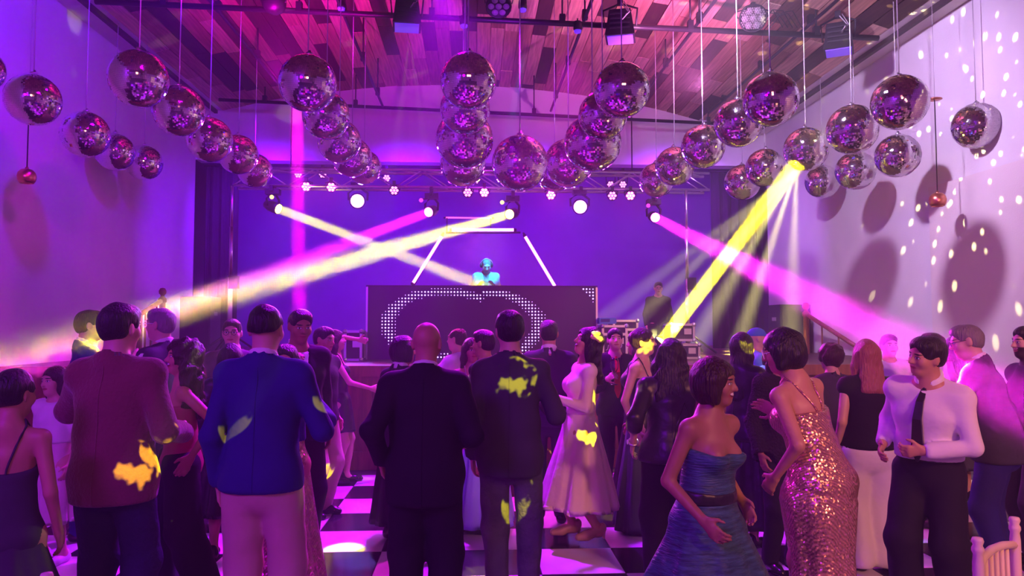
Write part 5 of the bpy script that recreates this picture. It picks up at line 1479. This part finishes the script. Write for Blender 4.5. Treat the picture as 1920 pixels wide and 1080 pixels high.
# sequin clutch
bp_ = BAGP.root.matrix_basis @ Vector((.19, -.02, .86)); bg = empty('handbag', (bp_.x-.16, bp_.y-.20, .70))
bm_ = MB()
F_ = Field((-.13, -.06, -.02), (.13, .06, .24), .009); F_.ecap((0, 0, .04), (0, 0, .17), (.105, .035), (.085, .025), (1, 0, 0), (0, 1, 0), .02)
F_.build('pouch', C['dsq'], bg)
MB().path([(-.08, 0, .19), (-.05, 0, .33), (0, .02, .45), (.05, 0, .33), (.08, 0, .19)], .004, 6).build('handle_strap', C['shoe'], bg)
tag(bg, 'black sequin handbag hanging beside the woman with the watch', 'handbag')

# ------------------------------------------------------------------ chiavari chairs in the foreground
def chiavari(loc, rzz, lab):
    t = empty('chiavari_chair', loc, rzz)
    w, d = .36, .36
    for sx in (-1, 1):
        MB().lathe([(0, .935), (.014, .934), (.017, .925), (.013, .912), (.017, .904), (.0175, .895), (.0135, .885), (.016, .86), (.0155, .62), (.019, .6), (.0155, .58), (.015, .46), (.019, .44), (.013, 0), (0, 0)], (sx*w/2, 0, 0), 14).build('back_post', M_chair, t)
        MB().lathe([(0, .46), (.018, .46), (.018, .42), (.013, .2), (.016, .19), (.012, 0), (0, 0)], (sx*w/2, d, 0), 12).build('front_leg', M_chair, t)
    for zz, r in ((.845, .013), (.62, .011), (.52, .011)):
        MB().path([(-w/2, 0, zz), (-w/4, -.012, zz+.012), (0, -.016, zz+.016), (w/4, -.012, zz+.012), (w/2, 0, zz)], r, 8).build('back_rail', M_chair, t)
    for k in range(6):
        x = -w/2+w*(k+1)/7; MB().path([(x, -.010, .52), (x, -.012, .68), (x, -.012, .855)], [.008, .0105, .008], 8).build('spindle', M_chair, t)
    MB().box((0, d/2, .45), (w+.02, d+.02, .025)).build('seat', M_chair, t)
    MB().box((0, d/2, .475), (w-.01, d-.01, .03)).build('cushion', C['white'], t)
    for a, b in (((-w/2, 0), (-w/2, d)), ((w/2, 0), (w/2, d)), ((-w/2, 0), (w/2, 0)), ((-w/2, d), (w/2, d))):
        for zz in (.16, .26): MB().tube((*a, zz), (*b, zz), .009, n=8).build('stretcher', M_chair, t)
    tag(t, lab, 'chair', 'cream spindle-back chairs')
pl, pr = at(1831, 1050, 2.16), at(1906, 1018, 2.40)
mid = (pl+pr)/2
chiavari((mid.x, mid.y, FLZ if mid.y > 1.6 else 0), math.atan2(pr.y-pl.y, pr.x-pl.x) + math.pi, 'cream wooden spindle-back chair at the bottom right corner')
pl = at(88, 1064, 2.1)
chiavari((pl.x-.18, pl.y, 0), math.pi, 'cream chair at the bottom left with only a post tip showing')

# ------------------------------------------------------------------ yellow gobo patches thrown from a light behind the camera
gob = Vector((2.2, -1.5, 4.7))
for x, y, Y, a, pw_ in ((266, 860, 3.45, 1.1, 5200), (306, 826, 3.5, .9, 5200), (975, 700, 3.95, 1.3, 5200), (982, 925, 4.0, .9, 4200), (1135, 735, 5.3, 1.2, 4200), (1112, 805, 5.2, 1.0, 3600), (1166, 692, 6.2, .9, 5000), (1120, 630, 5.4, .45, 5200), (1408, 640, 5.2, .8, 5200), (440, 792, 3.4, .5, 4000), (590, 775, 3.6, .6, 4000), (612, 872, 6.2, .6, 4200), (645, 1020, 5.35, 2.4, 5000), (905, 1072, 4.78, 2.0, 5000), (1146, 970, 6.1, 1.5, 5000), (1428, 880, 5.2, .8, 4000), (1440, 1040, 5.1, 1.4, 4000)):
    if y > 950:
        light('floor_spot', 'SPOT', (-.8 if x < 1000 else .7, 9.1, 5.2), pw_*.9, (1, .84, .0), at(x, 612 + 1.565*F/Y, Y), a*1.2, .3, .01)
        continue
    o = light('gobo_patch', 'SPOT', gob, pw_*3, (1, .82, 0), at(x, y, Y), a*1.5, .15, .004)
    o.data.use_nodes = True; nt = o.data.node_tree
    tc = nt.nodes.new('ShaderNodeTexCoord'); no = nt.nodes.new('ShaderNodeTexNoise'); no.inputs['Scale'].default_value = 75; no.inputs['Detail'].default_value = 2
    mr = nt.nodes.new('ShaderNodeMapRange'); mr.inputs[1].default_value = .50; mr.inputs[2].default_value = .58
    nt.links.new(tc.outputs['Normal'], no.inputs['Vector']); nt.links.new(no.outputs[0], mr.inputs[0]); nt.links.new(mr.outputs[0], nt.nodes['Emission'].inputs['Strength'])
light('cyan_guest_spot', 'SPOT', (1.6, 9.2, 5.1), 1500, (.0, .5, 1), at(1440, 645, 6.4), 7, .5, .03)
light('cyan_guest_front', 'SPOT', (3.4, 5.0, 4.6), 500, (.0, .5, 1), at(1442, 655, 6.3), 7, .5, .03)
